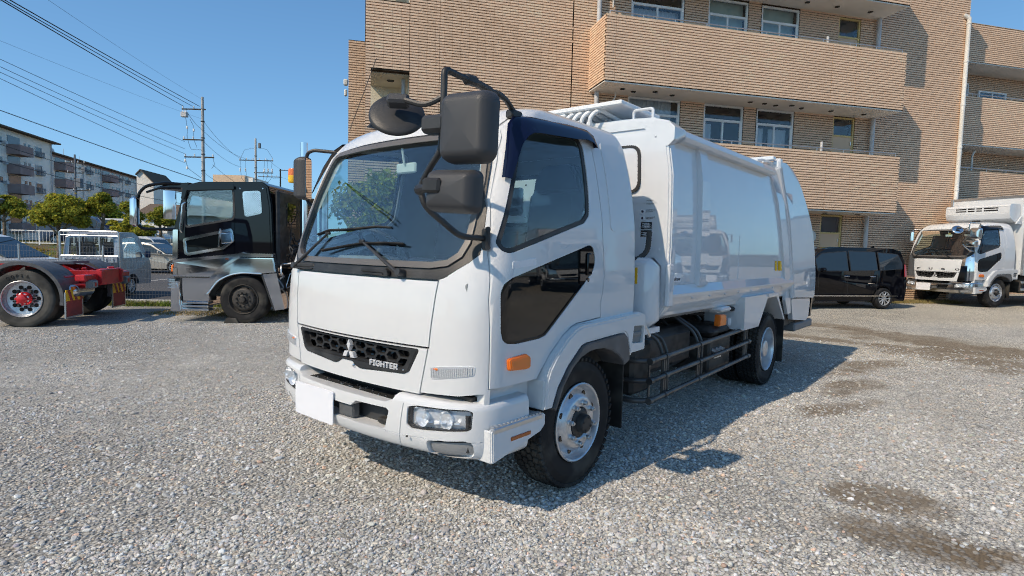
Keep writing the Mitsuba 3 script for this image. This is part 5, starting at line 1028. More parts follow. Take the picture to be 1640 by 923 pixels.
# cars beyond the fence
SEDAN = [(2.2, .25), (2.25, .55), (2.15, .74), (1.55, .86), (1.0, .93), (.30, 1.36), (-.1, 1.45), (-.8, 1.45), (-1.25, 1.36), (-1.75, 1.05), (-2.15, 1.0), (-2.24, .80), (-2.22, .35), (-2.1, .25)]
SEDW = [[(.92, .95), (.28, 1.31), (-.10, 1.38), (-.12, .97)], [(-.18, .97), (-.16, 1.38), (-.78, 1.38), (-.92, 1.00)], [(-.97, 1.0), (-.84, 1.37), (-1.2, 1.30), (-1.5, 1.07)]]
car('sedan', 'silver sedan parked in the car park behind the mesh fence, left of the black tractor', frame(-17.3, 28.0, 3), SEDAN, .87, .94, .20, SEDW, (1.35, -1.33), .31, 'champagne_paint', hatch=.75, screens=[(1.0, .95, .28, 1.38), (-1.72, 1.06, -1.22, 1.37)], glassmat='van_glass')
KEIV = [(1.66, .22), (1.68, .75), (1.60, .98), (1.05, 1.12), (.62, 1.60), (.35, 1.74), (-1.35, 1.76), (-1.58, 1.62), (-1.68, .95), (-1.66, .22)]
KEIW = [[(1.0, 1.12), (.58, 1.58), (.0, 1.64), (0, 1.10)], [(-.06, 1.10), (-.05, 1.64), (-.85, 1.65), (-.85, 1.10)], [(-.92, 1.10), (-.90, 1.64), (-1.4, 1.60), (-1.52, 1.12)]]
SUV = [(2.0, .28), (2.06, .60), (2.0, .86), (1.25, 1.0), (.95, 1.05), (.25, 1.56), (-.2, 1.68), (-1.7, 1.70), (-2.05, 1.55), (-2.15, 1.0), (-2.15, .28)]
SUVW = [[(.98, 1.07), (.62, 1.32), (.60, 1.06)], [(.54, 1.05), (.56, 1.36), (.22, 1.52), (-.25, 1.60), (-.30, 1.06)], [(-.37, 1.06), (-.32, 1.61), (-1.2, 1.62), (-1.25, 1.08)], [(-1.32, 1.08), (-1.28, 1.62), (-1.85, 1.55), (-1.98, 1.12)]]
su = car('hatchback_car', 'pale car with dark windows at the left edge, behind the fence and red chassis', frame(-15.15, 16.6, 3), SUV, .86, 1.05, .17, SUVW, (1.3, -1.3), .32, 'white_paint', hatch=.50, screens=[(1.25, 1.01, .25, 1.56)])
car('van', 'white boxy van behind the silver sedan in the far car park', frame(-19.2, 31.6-1.1, 3), KEIV, .73, 1.1, .10, KEIW, (1.1, -1.1), .28, 'white_paint', hatch=.9, screens=[(1.06, 1.12, .62, 1.60)])
for i, (px, y, nm, lab, pf, wn, pt, b, cat_) in enumerate(((-24.2, 37.0, 'van', 'dark blue minivan on the terrace behind the white guard fence', VAN, VANW, 'blue_paint', 1.1, 'van'), (-22.2, 37.6, 'van', 'white kei van on the terrace between the two slender trees', KEIV, KEIW, 'white_paint', 1.1, 'van'), (-26.3, 44, 'sedan', 'pale grey sedan on the terrace, rightmost of the cars behind the guard fence', SEDAN, SEDW, 'silver_paint', .94, 'car'))):
    xx = ((138, 198, 228)[i]-820)/930*y*1.0
    car(nm, lab, frame(xx, y, (4, 6, -3)[i], 1.12), pf, .85 if pf is not KEIV else .73, b, .15, wn, (1.35, -1.35) if pf is not KEIV else (1.1, -1.1), .31, pt, hatch=.85, category=cat_, screens=[(1.05, 1.14, .65, 1.55)] if pf is KEIV else ())
# small flatbed truck behind the fence
MK = frame(-11.42, 16.25, 96)
kt = thing('pickup_truck', 'small silver flatbed truck with a guard frame behind its cab, behind the mesh fence', 'truck')
KC = [(-.55, .35), (-.60, 1.0), (-.55, 1.62), (-.42, 1.76), (.25, 1.78), (.50, 1.66), (.92, 1.02), (1.0, .85), (1.0, .30)]
km = prism(rp(KC, .06), -.735, .735); km = fine(km, .2); km.vertices[:, 1] *= 1-.12*np.clip((km.vertices[:, 2]-1.0)/.75, 0, 1)
cabm = tm2man(km) - tm2man(bb(-.50, .9, -.62, .62, .95, 1.70)) - tm2man(prism(rp([(-.42, 1.06), (-.38, 1.62), (.25, 1.64), (.70, 1.08)], .04), -2, 2)) - tm2man(prism(rp([(-.58, 1.10), (.58, 1.10), (.54, 1.62), (-.54, 1.62)], .05), -1, -.3, 'yz')) - tm2man(prism(rp([(-.60, 1.08), (.60, 1.08), (.54, 1.62), (-.54, 1.62)], .05), .3, 2, 'yz')) - tm2man(cyl((0, -2, .28), (0, 2, .28), .34, 28))
part(kt, 'cab', man2tm(cabm), 'kei_paint', MK, smooth=32)
part(kt, 'rear_window', bb(-.575, -.57, -.57, .57, 1.11, 1.61), 'window_glass', MK); part(kt, 'window_bar', cat([bb(-.585, -.57, y-.015, y+.015, 1.1, 1.62) for y in (-.22, .22)]), 'black_plastic', MK)
for s in (1, -1):
    part(kt, 'side_window', tm([[-.42, s*.725, 1.07], [.68, s*.725, 1.07], [.25, s*.665, 1.63], [-.38, s*.665, 1.61]], [[0, 1, 2, 3]]), 'window_glass', MK)
    part(kt, 'door_mirror', bx((.62, s*.84, 1.16), (.10, .15, .18), .03), 'blue_paint', MK, smooth=40)
part(kt, 'headlining', bb(-.45, .4, -.6, .6, 1.66, 1.70), 'cab_light', MK); part(kt, 'seat', cat([bx((-.25, y, 1.15), (.14, .48, .7), .05) for y in (.33, -.33)]), 'seat_cloth', MK)
bedk = part(kt, 'bed', cat([bb(-1.98, -.70, -.70, .70, .60, .68), bb(-1.98, -1.95, -.72, .72, .68, .96), bb(-1.98, -.70, .70, .73, .68, .96), bb(-1.98, -.70, -.73, -.70, .68, .96), bb(-.72, -.68, -.72, .72, .68, 1.10), bb(-1.9, .9, -.35, .35, .35, .60)]), 'kei_paint', MK)
for y in np.linspace(-.6, .6, 8): part(bedk, 'rib', bx((-1.99, y, .82), (.03, .07, .24), .01), 'aluminium', MK); part(bedk, 'headboard_rib', bx((-.735, y, .88), (.03, .07, .36), .01), 'aluminium', MK)
gf = [tube([(-.66, -.74, .7), (-.66, -.74, 1.78), (-.66, .74, 1.78), (-.66, .74, .7)], .028, 8, .08)]+[cyl((-.66, y, 1.10), (-.66, y, 1.78), .018, 6) for y in (-.25, .25)]+[cyl((-.66, -.74, z), (-.66, .74, z), .018, 6) for z in (1.12, 1.66)]
part(kt, 'guard_frame', cat(gf), 'aluminium', MK, smooth=40)
for x, s in ((0, 1), (0, -1), (-1.75, 1), (-1.75, -1)): car_wheel(kt, MK @ moved(x, s*.70, .28, rz=0 if s > 0 else 180), .28)
# ---------------------------------------------------------------- black tractor truck at the left
MBK = frame(-5.25, 12.5, 180)
bt_ = thing('tractor_truck', 'black tractor truck with chrome trim seen side on, left of the garbage truck', 'truck')
CB = [(1.30, .90), (1.37, 1.22), (1.34, 1.85), (1.17, 2.52), (1.06, 2.68), (.85, 2.735), (-.38, 2.76), (-.50, 2.68), (-.56, 2.3), (-.60, 1.25), (-.60, .95)]
WB_ = [(1.10, 2.36), (1.085, 2.545), (.19, 2.60), (.17, 2.12), (.20, 2.04), (1.10, 1.87)]
cm = prism(rp(CB, .05), -1.2, 1.2, bevel=.05); half = prism(rp(CB, .05), -1.2, 1.2, bevel=-.05)
cbm = (tm2man(cm) ^ tm2man(half)) - tm2man(prism(rp(CB).buffer(-.05), -1.14, 1.14)) - tm2man(prism(rp(WB_, .04), -3, 3)) - tm2man(prism(rp([(-.95, 1.62), (.95, 1.62), (.92, 2.5), (-.92, 2.5)], .06), .9, 3, 'yz'))
seam = [(.155, .90), (.165, .90), (.165, 2.72), (.155, 2.72)]
cbm = cbm - tm2man(prism(seam, 1.19, 1.3))
part(bt_, 'cab', man2tm(cbm), 'black_paint', MBK, smooth=35)
for s in (1, -1): part(bt_, 'side_window', prism(rp(WB_, .04), s*1.180-.002, s*1.180+.002), 'window_glass', MBK)
for s in (1, -1): part(bt_, 'window_frame', prism(rp(WB_, .04).buffer(.035).difference(rp(WB_, .04).buffer(-.004)), s*1.2-.006 if s > 0 else -1.206, 1.206 if s > 0 else -1.194), 'black_plastic', MBK)
part(bt_, 'rain_visor', prism(rp([(1.16, 2.40), (1.12, 2.62), (.14, 2.66), (.14, 2.60), (1.05, 2.56), (1.10, 2.40)], .01), 1.2, 1.25), 'black_gloss', MBK)
part(bt_, 'windscreen', bx((1.255, 0, 2.05), (.01, 1.84, .92), ry=-14.5), 'window_glass', MBK)
part(bt_, 'seat', cat([bx((.1, y, 1.85), (.16, .5, .75), .06, ry=-8) for y in (.55, -.55)]+[bx((.4, y, 1.5), (.5, .5, .12), .04) for y in (.55, -.55)]), 'cab_light', MBK, smooth=40); part(bt_, 'steering_wheel', xf(lathe([(.22+.018*math.cos(a), .018*math.sin(a)) for a in np.linspace(0, 2*math.pi, 9)[:-1]], 28, 'z', close=True), moved(.72, -.55, 1.90, ry=-30)), 'cab_light', MBK, smooth=50)
part(bt_, 'cab_inside', cat([bb(-.5, 1.2, -1.1, 1.1, .98, 1.3), bb(.85, 1.2, -1.1, 1.1, 1.3, 1.75)]), 'cab_grey', MBK)
dw = rp([(1.15, 1.60), (1.12, 1.64), (.22, 1.85), (.18, 1.80), (.16, 1.60), (.37, 1.44), (1.06, 1.30), (1.12, 1.33)], .03)
dk = part(bt_, 'lower_window', prism(dw.difference(dw.buffer(-.055)), 1.19, 1.232, bevel=.012), 'chrome', MBK, smooth=35, label='chrome framed lower door window')
part(dk, 'pane', prism(dw.buffer(-.05), 1.196, 1.210), 'dark_glass', MBK)
part(dk, 'handle', cat([bx((.30, 1.235, 1.66), (.22, .03, .20), .02, ry=8), bx((.43, 1.235, 1.66), (.03, .04, .36), .01, ry=-5)]), 'chrome', MBK, smooth=40)
ms = rp([(-.005, 2.57), (-.355, 2.585), (-.385, 2.15), (-.045, 2.07)], .05)
mk_ = part(bt_, 'mesh_panel', prism(ms, 1.195, 1.212), 'chrome_dull', MBK, label='silver diamond mesh panel behind the door')
di = [bx((-.03-.036*i-(.018 if j % 2 else 0), 1.214, 2.10+.021*j), (.022, .008, .022), .003, ry=45) for i in range(10) for j in range(23)]
part(mk_, 'studs', cat([d for d in di if ms.buffer(-.012).contains(Polygon([(d.vertices[:, 0].min(), d.vertices[:, 2].min()), (d.vertices[:, 0].max(), d.vertices[:, 2].min()), (d.vertices[:, 0].max(), d.vertices[:, 2].max())]))]), 'chrome', MBK)
part(mk_, 'screws', cat([dome((x, 1.205, z), .016, 6) for x, z in ((.04, 2.62), (-.40, 2.63))]), 'chrome', MBK)
part(bt_, 'belt_trim', prism(rp([(1.335, 1.16), (1.335, 1.22), (.07, 1.365), (-.02, 1.40), (-.10, 1.375), (-.605, 1.375), (-.61, 1.31), (.06, 1.31)], .008), 1.19, 1.268, bevel=.012), 'chrome', MBK, smooth=35)
DC = prism(rp([(1.33, .895), (1.33, 1.165), (.10, 1.305), (.22, 1.20), (.43, 1.05), (.58, .895)], .01), 1.185, 1.212)
part(bt_, 'backing_plate', prism(rp([(1.35, .86), (1.35, 1.23), (.07, 1.375), (-.62, 1.385), (-.68, .95), (-.40, .95), (-.1, 1.0), (.26, .95), (.5, .83), (.66, .60), (.74, .40), (1.22, .40)], .01), 1.14, 1.183), 'black_plastic', MBK)
part(bt_, 'door_step_box', bx((1.05, 1.215, 1.02), (.10, .02, .12), .01), 'chrome', MBK)
part(bt_, 'step', cat([prism(rp([(1.20, .875), (1.17, .42), (.67, .42), (.67, .64), (.60, .875)], .01), .9, 1.20)]), 'chrome', MBK); part(bt_, 'step_rungs', cat([bb(.68, 1.20, 1.0, 1.215, z, z+.05, .01) for z in (.36, .29, .225)]), 'chrome', MBK)
FE = prism(rp([(.69, .62), (.585, .88), (.425, 1.045), (.205, 1.19), (.07, 1.285), (-.61, 1.295), (-.65, 1.02), (-.38, .99), (.0, .985), (.24, .94), (.48, .82), (.64, .60)], .01), .95, 1.235, bevel=.02)
part(bt_, 'fender_lip', prism(rp([(.72, .60), (.62, .88), (.46, 1.07), (.24, 1.22), (.10, 1.31), (.02, 1.31), (.20, 1.18), (.40, 1.02), (.54, .86), (.62, .60)], .005), 1.2, 1.25), 'chrome', MBK)
part(bt_, 'arch_trim', sweep([(x, 1.236, z) for x, z in fillet([(.68, .56, 0), (.635, .61, 0), (.47, .83, 0), (.235, .95, 0), (0, .995, 0), (-.38, .985, 0)], .1)[:, :2]], .018, 8), 'chrome', MBK, smooth=40)
for q in (prism([(.62, .875), (1.33, .865), (1.33, .895), (.60, .9)], 1.2, 1.218), prism([(-.36, .97), (-.39, .98), (-.63, .27), (-.60, .27)], 1.2, 1.220), bb(1.195, 1.21, 1.19, 1.22, .42, .87)): part(bt_, 'panel_seam', q, 'black_plastic', MBK)
part(bt_, 'grab_rail', tube([(1.17, 1.215, 1.75), (1.185, 1.25, 1.78), (1.13, 1.25, 2.30), (1.10, 1.21, 2.33)], .014, 8), 'chrome', MBK, smooth=40)
part(bt_, 'marker_lamp', cat([bx((x, 1.215, 1.255+.0), (.07, .02, .03), .008) for x in (.30, -.35)]), 'amber_dark', MBK)
part(bt_, 'lamp_bezel', cat([bx((1.31, 1.215, .985), (.10, .02, .16), .02), bx((1.25, 1.215, .62), (.05, .02, .36), .01)]), 'chrome', MBK)
part(bt_, 'fender_rear', prism(rp([(-.36, .97), (-.66, 1.0), (-.82, .30), (-.60, .27)], .01), .9, 1.215), 'chrome', MBK)
bu = prism(rp([(1.40, .80), (1.26, .80), (1.18, .21), (1.42, .20)], .03), -1.22, 1.22, bevel=.03)
part(bt_, 'bumper', bu, 'chrome', MBK, smooth=35); part(bt_, 'bumper_strips', cat([bb(1.30, 1.45, .9, 1.24, z, z+.025, .006) for z in (.66, .72, .78, .83)]), 'chrome', MBK)
part(bt_, 'corner_lamp', bb(1.33, 1.40, 1.10, 1.215, .97, 1.12, .02), 'amber', MBK, smooth=40); part(bt_, 'nose', bb(1.25, 1.37, -1.15, 1.15, .80, 1.55, .03), 'black_paint', MBK)
part(bt_, 'corner_pillar', prism(rp([(1.36, 1.22), (1.34, 1.80), (1.24, 1.80), (1.26, 1.24)], .02), 1.17, 1.222), 'chrome', MBK)
part(bt_, 'fender', bulge(FE, .98, .45, .008), 'chrome', MBK, smooth=40)
part(bt_, 'door_chrome', bulge(DC, 1.03, .26, .007), 'chrome', MBK, smooth=40)
# mirror rig ahead of the cab
part(bt_, 'mirror_stay', cat([tube([(1.15, 1.10, 2.68), (1.5, 1.22, 2.69), (1.80, 1.30, 2.62), (1.93, 1.33, 2.46), (1.94, 1.33, 1.86), (1.86, 1.30, 1.80), (1.24, 1.16, 1.80)], .030, 8, .10), tube([(1.22, 1.14, 2.60), (1.55, 1.24, 2.60), (1.80, 1.28, 2.5)], .022, 8, .1)]), 'black_gloss', MBK, smooth=40)
def pod(c, w, h, d, rz):
    b = bx((0, 0, 0), (d, w, h), .06); b = fine(b, .1); return xf(b, moved(*c, rz=rz))
k = part(bt_, 'mirror', pod((1.98, 1.36, 2.12), .20, .58, .16, 35), 'chrome', MBK, smooth=60, label='chrome mirror housing at the front of the rig')
cv = []
for a in np.linspace(-.9, .9, 12):
    for z in np.linspace(-.32, .32, 12): cv.append([.10*math.cos(a)*math.cos(z*1.6), .22*math.sin(a), z])
cf = [[i*12+j, i*12+j+1, (i+1)*12+j+1, (i+1)*12+j] for i in range(11) for j in range(11)]
part(bt_, 'mirror', tm(np.array(cv), cf), 'chrome', MBK @ moved(1.40, 1.20, 2.27, rz=115) @ np.diag([.8, .62, .85, 1.]), smooth=True, label='wide curved chrome mirror next to the cab')
part(bt_, 'roof_visor', prism(rp([(1.05, 2.72), (1.55, 2.66), (1.70, 2.60), (1.60, 2.58), (1.10, 2.62)], .01), -1.15, 1.15), 'black_gloss', MBK)
front_wheel(bt_, MBK @ moved(0, 1.19, .47), R=.48, w=.29, rim=.29, rimmat='dark_metal', tread=False, studs=10, hub='dark_metal', n=44); front_wheel(bt_, MBK @ moved(0, -1.19, .47, rz=180), R=.48, w=.29, rim=.29, rimmat='dark_metal', tread=False, n=24)
part(bt_, 'frame', cat([bb(-5.5, 1.2, s*.42-.05, s*.42+.05, .75, 1.02) for s in (1, -1)]+[bb(-.6, 1.0, -.9, .9, .5, .95)]), 'dark_metal', MBK)
part(bt_, 'sleeper_wall', cat([bb(-.68, -.58, -1.12, 1.12, 1.1, 2.62, .04)]), 'black_plastic', MBK); [part(bt_, 'rear_window', bb(-.69, -.675, y-.24, y+.24, 1.9, 2.4, .005), 'dark_glass', MBK) for y in (-.5, .5)]
rgt = np.random.default_rng(8); H = []
for i in range(22):
    y = rgt.uniform(.1, 1.05); z = rgt.uniform(1.0, 1.6); p = [(-.75-rgt.uniform(0, .35), y, z)]
    for q in range(5): p.append((p[-1][0]+rgt.normal(0, .10), p[-1][1]+rgt.normal(0, .10), p[-1][2]+rgt.normal(0, .14)))
    H.append(tube(p, rgt.uniform(.010, .018), 6, .08))
part(bt_, 'hoses', cat(H[:14]), 'black_plastic', MBK, smooth=40); part(bt_, 'air_lines', cat(H[14:]), 'aluminium', MBK, smooth=40)
part(bt_, 'exhaust_stack', cat([cyl((-.98, .62, .9), (-.98, .62, 3.62), .072, 16)]), 'chrome', MBK, smooth=50, label='tall chrome exhaust stack'); part(bt_, 'second_stack', cyl((-1.25, .2, 1.2), (-1.25, .2, 2.75), .09, 14), 'chrome_dull', MBK, smooth=50)
part(bt_, 'tool_box', bb(-1.9, -1.0, .75, 1.15, .45, 1.0, .02), 'chrome_dull', MBK); part(bt_, 'air_tanks', cat([cyl((-1.0, .9, 1.12), (-1.9, .9, 1.12), .11, 14)]), 'chrome_dull', MBK, smooth=50)
part(bt_, 'deck_plate', bb(-2.4, -.95, -.45, .45, 1.02, 1.05), 'aluminium', MBK); rear_wheel(bt_, MBK @ moved(-3.3, 1.2, .48), R=.5, w=.28, rim=.29, tread=False, rimmat='chrome_dull', n=28)
part(bt_, 'wheel_stop', prism(rp([(-.10, 0), (.20, 0), (.14, .10), (-.04, .10)], .01), 1.0, 1.2), 'rubber_old', MBK @ moved(.18, .02, 0))
# ---------------------------------------------------------------- red chassis at the left edge
MR = frame(-8.86, 11.32, 192.5)
rc = thing('tractor_chassis', 'rear of a tractor truck with bright red frame and red hub at the left edge', 'truck')
k = rear_wheel(rc, MR @ moved(0, 1.21, .50), R=.52, w=.28, rim=.32, tread=False, rimmat='silver_rim', n=48)
scene[k]['bsdf'] = {'type': 'ref', 'id': 'm_rubber_old'}
part(k, 'hand_holes', cat([xf(lathe([(0, .004), (.034, .004), (.036, 0)], 14, 'y'), moved(.205*math.cos(a), 1.21-.112, .5+.205*math.sin(a))) for a in np.arange(10)*math.pi/5]), 'black_gloss', MR)
part(k, 'nut_caps', cat([cyl((.165*math.cos(a), 1.09, .5+.165*math.sin(a)), (.165*math.cos(a), 1.135, .5+.165*math.sin(a)), .022, 6) for a in np.arange(10)*math.pi/5+.3]), 'dark_metal', MR)
part(k, 'hub', cat([xf(lathe([(.118, -.10), (.115, -.04), (.09, -.01), (.075, .04), (.035, .055), (0, .055)], 20, 'y'), moved(0, 1.20, .5))]+[xf(dome((.10*math.cos(a), 1.19, .5+.10*math.sin(a)), .022, 6), np.eye(4)) for a in np.arange(8)*math.pi/4]), 'red_paint', MR, smooth=40, label='bright red wheel hub')
part(k, 'tyre_lettering', cat([xf(meshkit.text_mesh('COPIA'[i], .05, .004, True), moved(0, 1.217, .5) @ moved(ry=0) @ np.array(moved(ry=-(150+i*11)+90+90)) @ XZ_LEFT @ moved(-.02, .385, 0)) for i in range(5)]), 'rubber', MR)
rear_wheel(rc, MR @ moved(0, -1.21, .50, rz=180), R=.51, w=.28, rim=.30, tread=False, n=28)
AN = np.linspace(math.radians(-25), math.radians(190), 26)
arc = lambda r, dx=0: [(r*math.cos(a)+dx, .5+r*math.sin(a)) for a in AN[::-1]]
for fl in ((lambda m: m), flip): part(rc, 'fender', fl(prism(Polygon(arc(.66)+arc(.60)[::-1]), .58, 1.235)), 'grey_lip', MR, smooth=40)
rails = [bb(-.95, 3.2, s*.42-.05, s*.42+.05, .72, .98, .01) for s in (1, -1)]+[bb(-.92, -.84, -.46, .46, .70, 1.0, .01)]+[prism(rp([(-.95, .74), (-.30, 1.06), (.9, 1.10), (.9, .99), (-.2, .96)], .01), s*.40-.04, s*.40+.04) for s in (1, -1)]+[bb(-.55, -.45, -.95, .95, .78, .90, .02), bb(.1, .25, -.6, .6, .9, 1.05), bb(-.88, -.70, .46, .95, .80, .92, .02), bb(-.88, -.70, -.95, -.46, .80, .92, .02)]
fr = part(rc, 'frame', cat(rails), 'red_paint', MR, label='bright red frame rails')
rgt = np.random.default_rng(3)
part(rc, 'brackets', cat([bx((rgt.uniform(-.85, .2), rgt.uniform(-.7, .75), rgt.uniform(.74, 1.04)), rgt.uniform(.05, .16, 3), .012, rz=rgt.uniform(0, 60), rx=rgt.uniform(-20, 20)) for i in range(26)]), 'red_paint', MR, kind='stuff')
part(rc, 'coupler', cat([prism(rp([(-.10, -.44), (.75, -.44), (.75, .44), (-.10, .44), (-.42, .30), (-.20, .06), (-.20, -.06), (-.42, -.30)], .02), 1.09, 1.14, 'xy'), bb(.1, .6, -.5, .5, .98, 1.09)]), 'grey_plastic', MR, label='grey fifth wheel coupler')
part(rc, 'air_tank', cat([cyl((-.62, .30, .62), (-.62, .88, .62), .13, 20), dome((-.62, .88, .62), .128, 10, .9)]), 'chrome_dull', MR, smooth=50); part(rc, 'axle', cat([cyl((0, -.9, .5), (0, .9, .5), .11, 14), dome((0, 0, .5), .3, 10)]), 'dark_metal', MR, smooth=50)
part(rc, 'springs', cat([bb(-.6, .6, s*.5-.04, s*.5+.04, .58, .66) for s in (1, -1)]), 'dark_metal', MR)
for i, s in enumerate((1, -1)):
    fl = part(rc, 'mud_flap', bb(-.675, -.665, s*.92-.30, s*.92+.30, .17, .60), 'flap_red', MR, label=('red mud flap with yellow stripes, nearer one', 'red mud flap with yellow stripes, farther one')[i])
    part(fl, 'border', cat([bb(-.682, -.662, s*.92-.31, s*.92-.285, .15, .62), bb(-.682, -.662, s*.92+.285, s*.92+.31, .15, .62), bb(-.682, -.662, s*.92-.31, s*.92+.31, .15, .175)]), 'aluminium', MR)
    part(fl, 'stripe_board', bb(-.69, -.676, s*.92-.30, s*.92+.30, .46, .66), 'flap_yellow', MR)
    part(fl, 'stripe', cat([prism([(y, .462), (y+.09, .462), (y+.19, .658), (y+.10, .658)], -.694, -.688, 'yz') for y in (s*.92-.29, s*.92-.10, s*.92+.07)]), 'flap_red', MR)
    tl = part(rc, 'tail_lamp', bb(-.93, -.82, s*.72-.12, s*.72+.12, .66, .82, .02), 'grey_plastic', MR); part(tl, 'lens', bb(-.945, -.93, s*.72-.10, s*.72+.10, .68, .80, .01), 'lens_grey', MR); part(tl, 'red_spot', bb(-.95, -.944, s*.72-.03, s*.72+.03, .70, .77, .005), 'red_lens', MR)
    part(rc, 'side_marker', bx((-.70, s*1.0, .68), (.06, .05, .06), .01), 'amber', MR)
part(rc, 'cab_rear', bb(2.1, 3.9, -1.2, 1.2, .9, 1.2, .05), 'black_paint', MR)

# ---------------------------------------------------------------- parked further round the yard, to the right of and behind the viewer: seen mirrored in paint and glass
for i, (x, y, a) in enumerate(((18.6, 14.2, 192), (18.2, 9.0, 186), (17.6, 4.2, 183))):
    q = thing('refrigerated_truck', ('white box truck beyond the right edge, nearest the parked one, mirrored in the white body', 'white box truck beyond the right edge, middle one, mirrored in the white body', 'white box truck beyond the right edge, nearest the viewer, mirrored in the white body')[i], 'truck')
    dup_parts(fu, q, MF, frame(x, y, a) @ np.diag([1.1, 1.1, 1.1, 1.]), {'cab_shell', 'hood_panel', 'front_panel', 'corner_panel', 'windscreen_surround', 'windscreen', 'door', 'fender', 'cab_floor', 'dashboard', 'cab_lining', 'rear_wall', 'grille', 'bumper', 'mirror', 'front_wheel', 'cargo_box', 'cooling_unit', 'rear_wheel', 'fuel_tank', 'frame'}, {'honeycomb': 'skip', 'lettering': 'skip'})
q = thing('tractor_truck', 'black tractor truck behind the viewer, seen only mirrored in chrome and glass', 'truck')
dup_parts(bt_, q, MBK, frame(-14.5, -5.5, 8), {'cab', 'side_window', 'fender', 'door_chrome', 'belt_trim', 'bumper', 'front_wheel', 'frame', 'rear_wheel', 'windscreen', 'step', 'nose'})
# ================================================================ fence, trees, far buildings, poles and wires
fk_ = thing('mesh_fence', 'low wire mesh fence with thin posts running behind the black and red trucks', 'fence')
FD = math.atan(.035); MFN = frame(-8, FENCE_Y(-8), math.degrees(FD))
for x in np.arange(-24, 5.1, 2.0): part(fk_, 'post', cyl((x, 0, 0), (x, 0, 1.42), .022, 8), 'aluminium', MFN, smooth=50)
for x in np.arange(-24, 4.9, 2.0):
    w = []
    for q in np.arange(.05, 2.0, .075): w.append(bb(x+q-.0018, x+q+.0018, -.028, -.0244, .06, 1.40))
    for z in (.06, .25, .45, .65, .85, 1.05, 1.25, 1.38): w.append(bb(x+.02, x+1.98, -.0222, -.016, z-.002, z+.002))
    part(fk_, 'mesh_panel', cat(w), 'far_rail', MFN, kind='stuff')
gf_ = thing('guard_fence', 'white railing fence along the edge of the raised terrace', 'fence')
MG = frame(-40, 34.0, 2.0, 1.08)
for x in np.arange(-14, 34, 2.0): part(gf_, 'post', bb(x-.03, x+.03, -.03, .03, 0, .92), 'white_plastic', MG)
part(gf_, 'top_rail', bb(-14, 33, -.02, .02, .84, .90), 'white_plastic', MG); part(gf_, 'bottom_rail', bb(-14, 33, -.02, .02, .12, .17), 'white_plastic', MG)
part(gf_, 'picket_grid', cat([bb(x-.008, x+.008, -.006, .006, .17, .84) for x in np.arange(-13.8, 33, .2)]), 'white_plastic', MG, kind='stuff')
# ---------------------------------------------------------------- trees
mat('bark', {'type': 'twosided', 'b': {'type': 'diffuse', 'reflectance': spotty((.16, .125, .09), (.28, .23, .17), 9)}})
mat('leaf', {'type': 'principledthin', 'base_color': {'type': 'mesh_attribute', 'name': 'vertex_color'}, 'roughness': .5, 'diff_trans': .7, 'spec_trans': 0.0})
def leaves(clumps, n, size, rng, tint=(1, 1, 1)):
    """n leaf pairs spread through ellipsoidal clumps (x, y, z, r, rz), denser at the surface."""
    C = np.array(clumps); w = C[:, 3]**2; pick_ = rng.choice(len(C), n, p=w/w.sum()); d = rng.normal(0, 1, (n, 3)); d /= np.linalg.norm(d, axis=1, keepdims=True)
    r = rng.uniform(.15, 1, n)**.45*rng.normal(1, .09, n); p = C[pick_, :3]+d*r[:, None]*np.stack([C[pick_, 3], C[pick_, 3], C[pick_, 4]], -1)
    hole = meshkit.fbm(p*2.6, 2, 3); ok = hole > .40; p, d = p[ok], d[ok]; n = len(p)
    nn = d+rng.normal(0, .75, (n, 3))+[0, 0, .45]; nn /= np.linalg.norm(nn, axis=1, keepdims=True); a = np.cross(nn, rng.normal(0, 1, (n, 3))); a /= np.linalg.norm(a, axis=1, keepdims=True); b = np.cross(nn, a)
    s = (size*rng.uniform(.6, 1.35, n))[:, None]
    V = np.stack([p-a*s, p-b*s*.45+nn*s*.12, p+a*s, p+b*s*.45+nn*s*.12], 1).reshape(-1, 3); o = (np.arange(n)*4)[:, None]
    c = np.array([.27, .30, .055])*rng.uniform(.55, 1.45, (n, 1))*np.array(tint); kk = rng.uniform(0, 1, (n, 1)); c = np.where(kk < .28, c*np.array([1.55, 1.30, .9]), c); c = np.where(kk > .9, c*np.array([1.3, .9, .8]), c)
    return tm(V, np.vstack([o+[0, 1, 2], o+[0, 2, 3]])), np.repeat(np.clip(c, 0, .6), 4, 0)
def tree(name, label, x, y, z, h, trunk_h, clumps, n, rng, size=.085, group=None, lean=0.0, tint=(1, 1, 1), forks=3):
    t = thing(name, label, 'tree', group); M = frame(x, y, 0, z)
    L = [sweep([(0, 0, -.2), (.03, 0, trunk_h*.5), (lean*.5, .02, trunk_h)], [.115, .09, .075], 9)]
    C = np.array(clumps)
    for c in C:
        q = np.array([lean*.5, .02, trunk_h*rng.uniform(.72, 1.0)]); e = c[:3]
        m_ = (q+e)/2+rng.normal(0, .08, 3); L.append(sweep(fillet([q, m_, e], .3), np.linspace(.055, .015, len(fillet([q, m_, e], .3))), 6))
        for s in range(4):
            d = rng.normal(0, 1, 3); d /= np.linalg.norm(d); d[2] = abs(d[2])*.6; L.append(sweep([e*.6+m_*.4, e+d*c[3]*.8], [.018, .005], 5))
    part(t, 'trunk', cat(L), 'bark', M, smooth=50)
    m, c = leaves(clumps, n, size, rng, tint); part(t, 'crown', m, 'leaf', M, color=c)
    return t
rg = np.random.default_rng(31)
def at_px(px, Y): return (px-820)/930*Y      # used once to lay out the far trees: world x for a depth
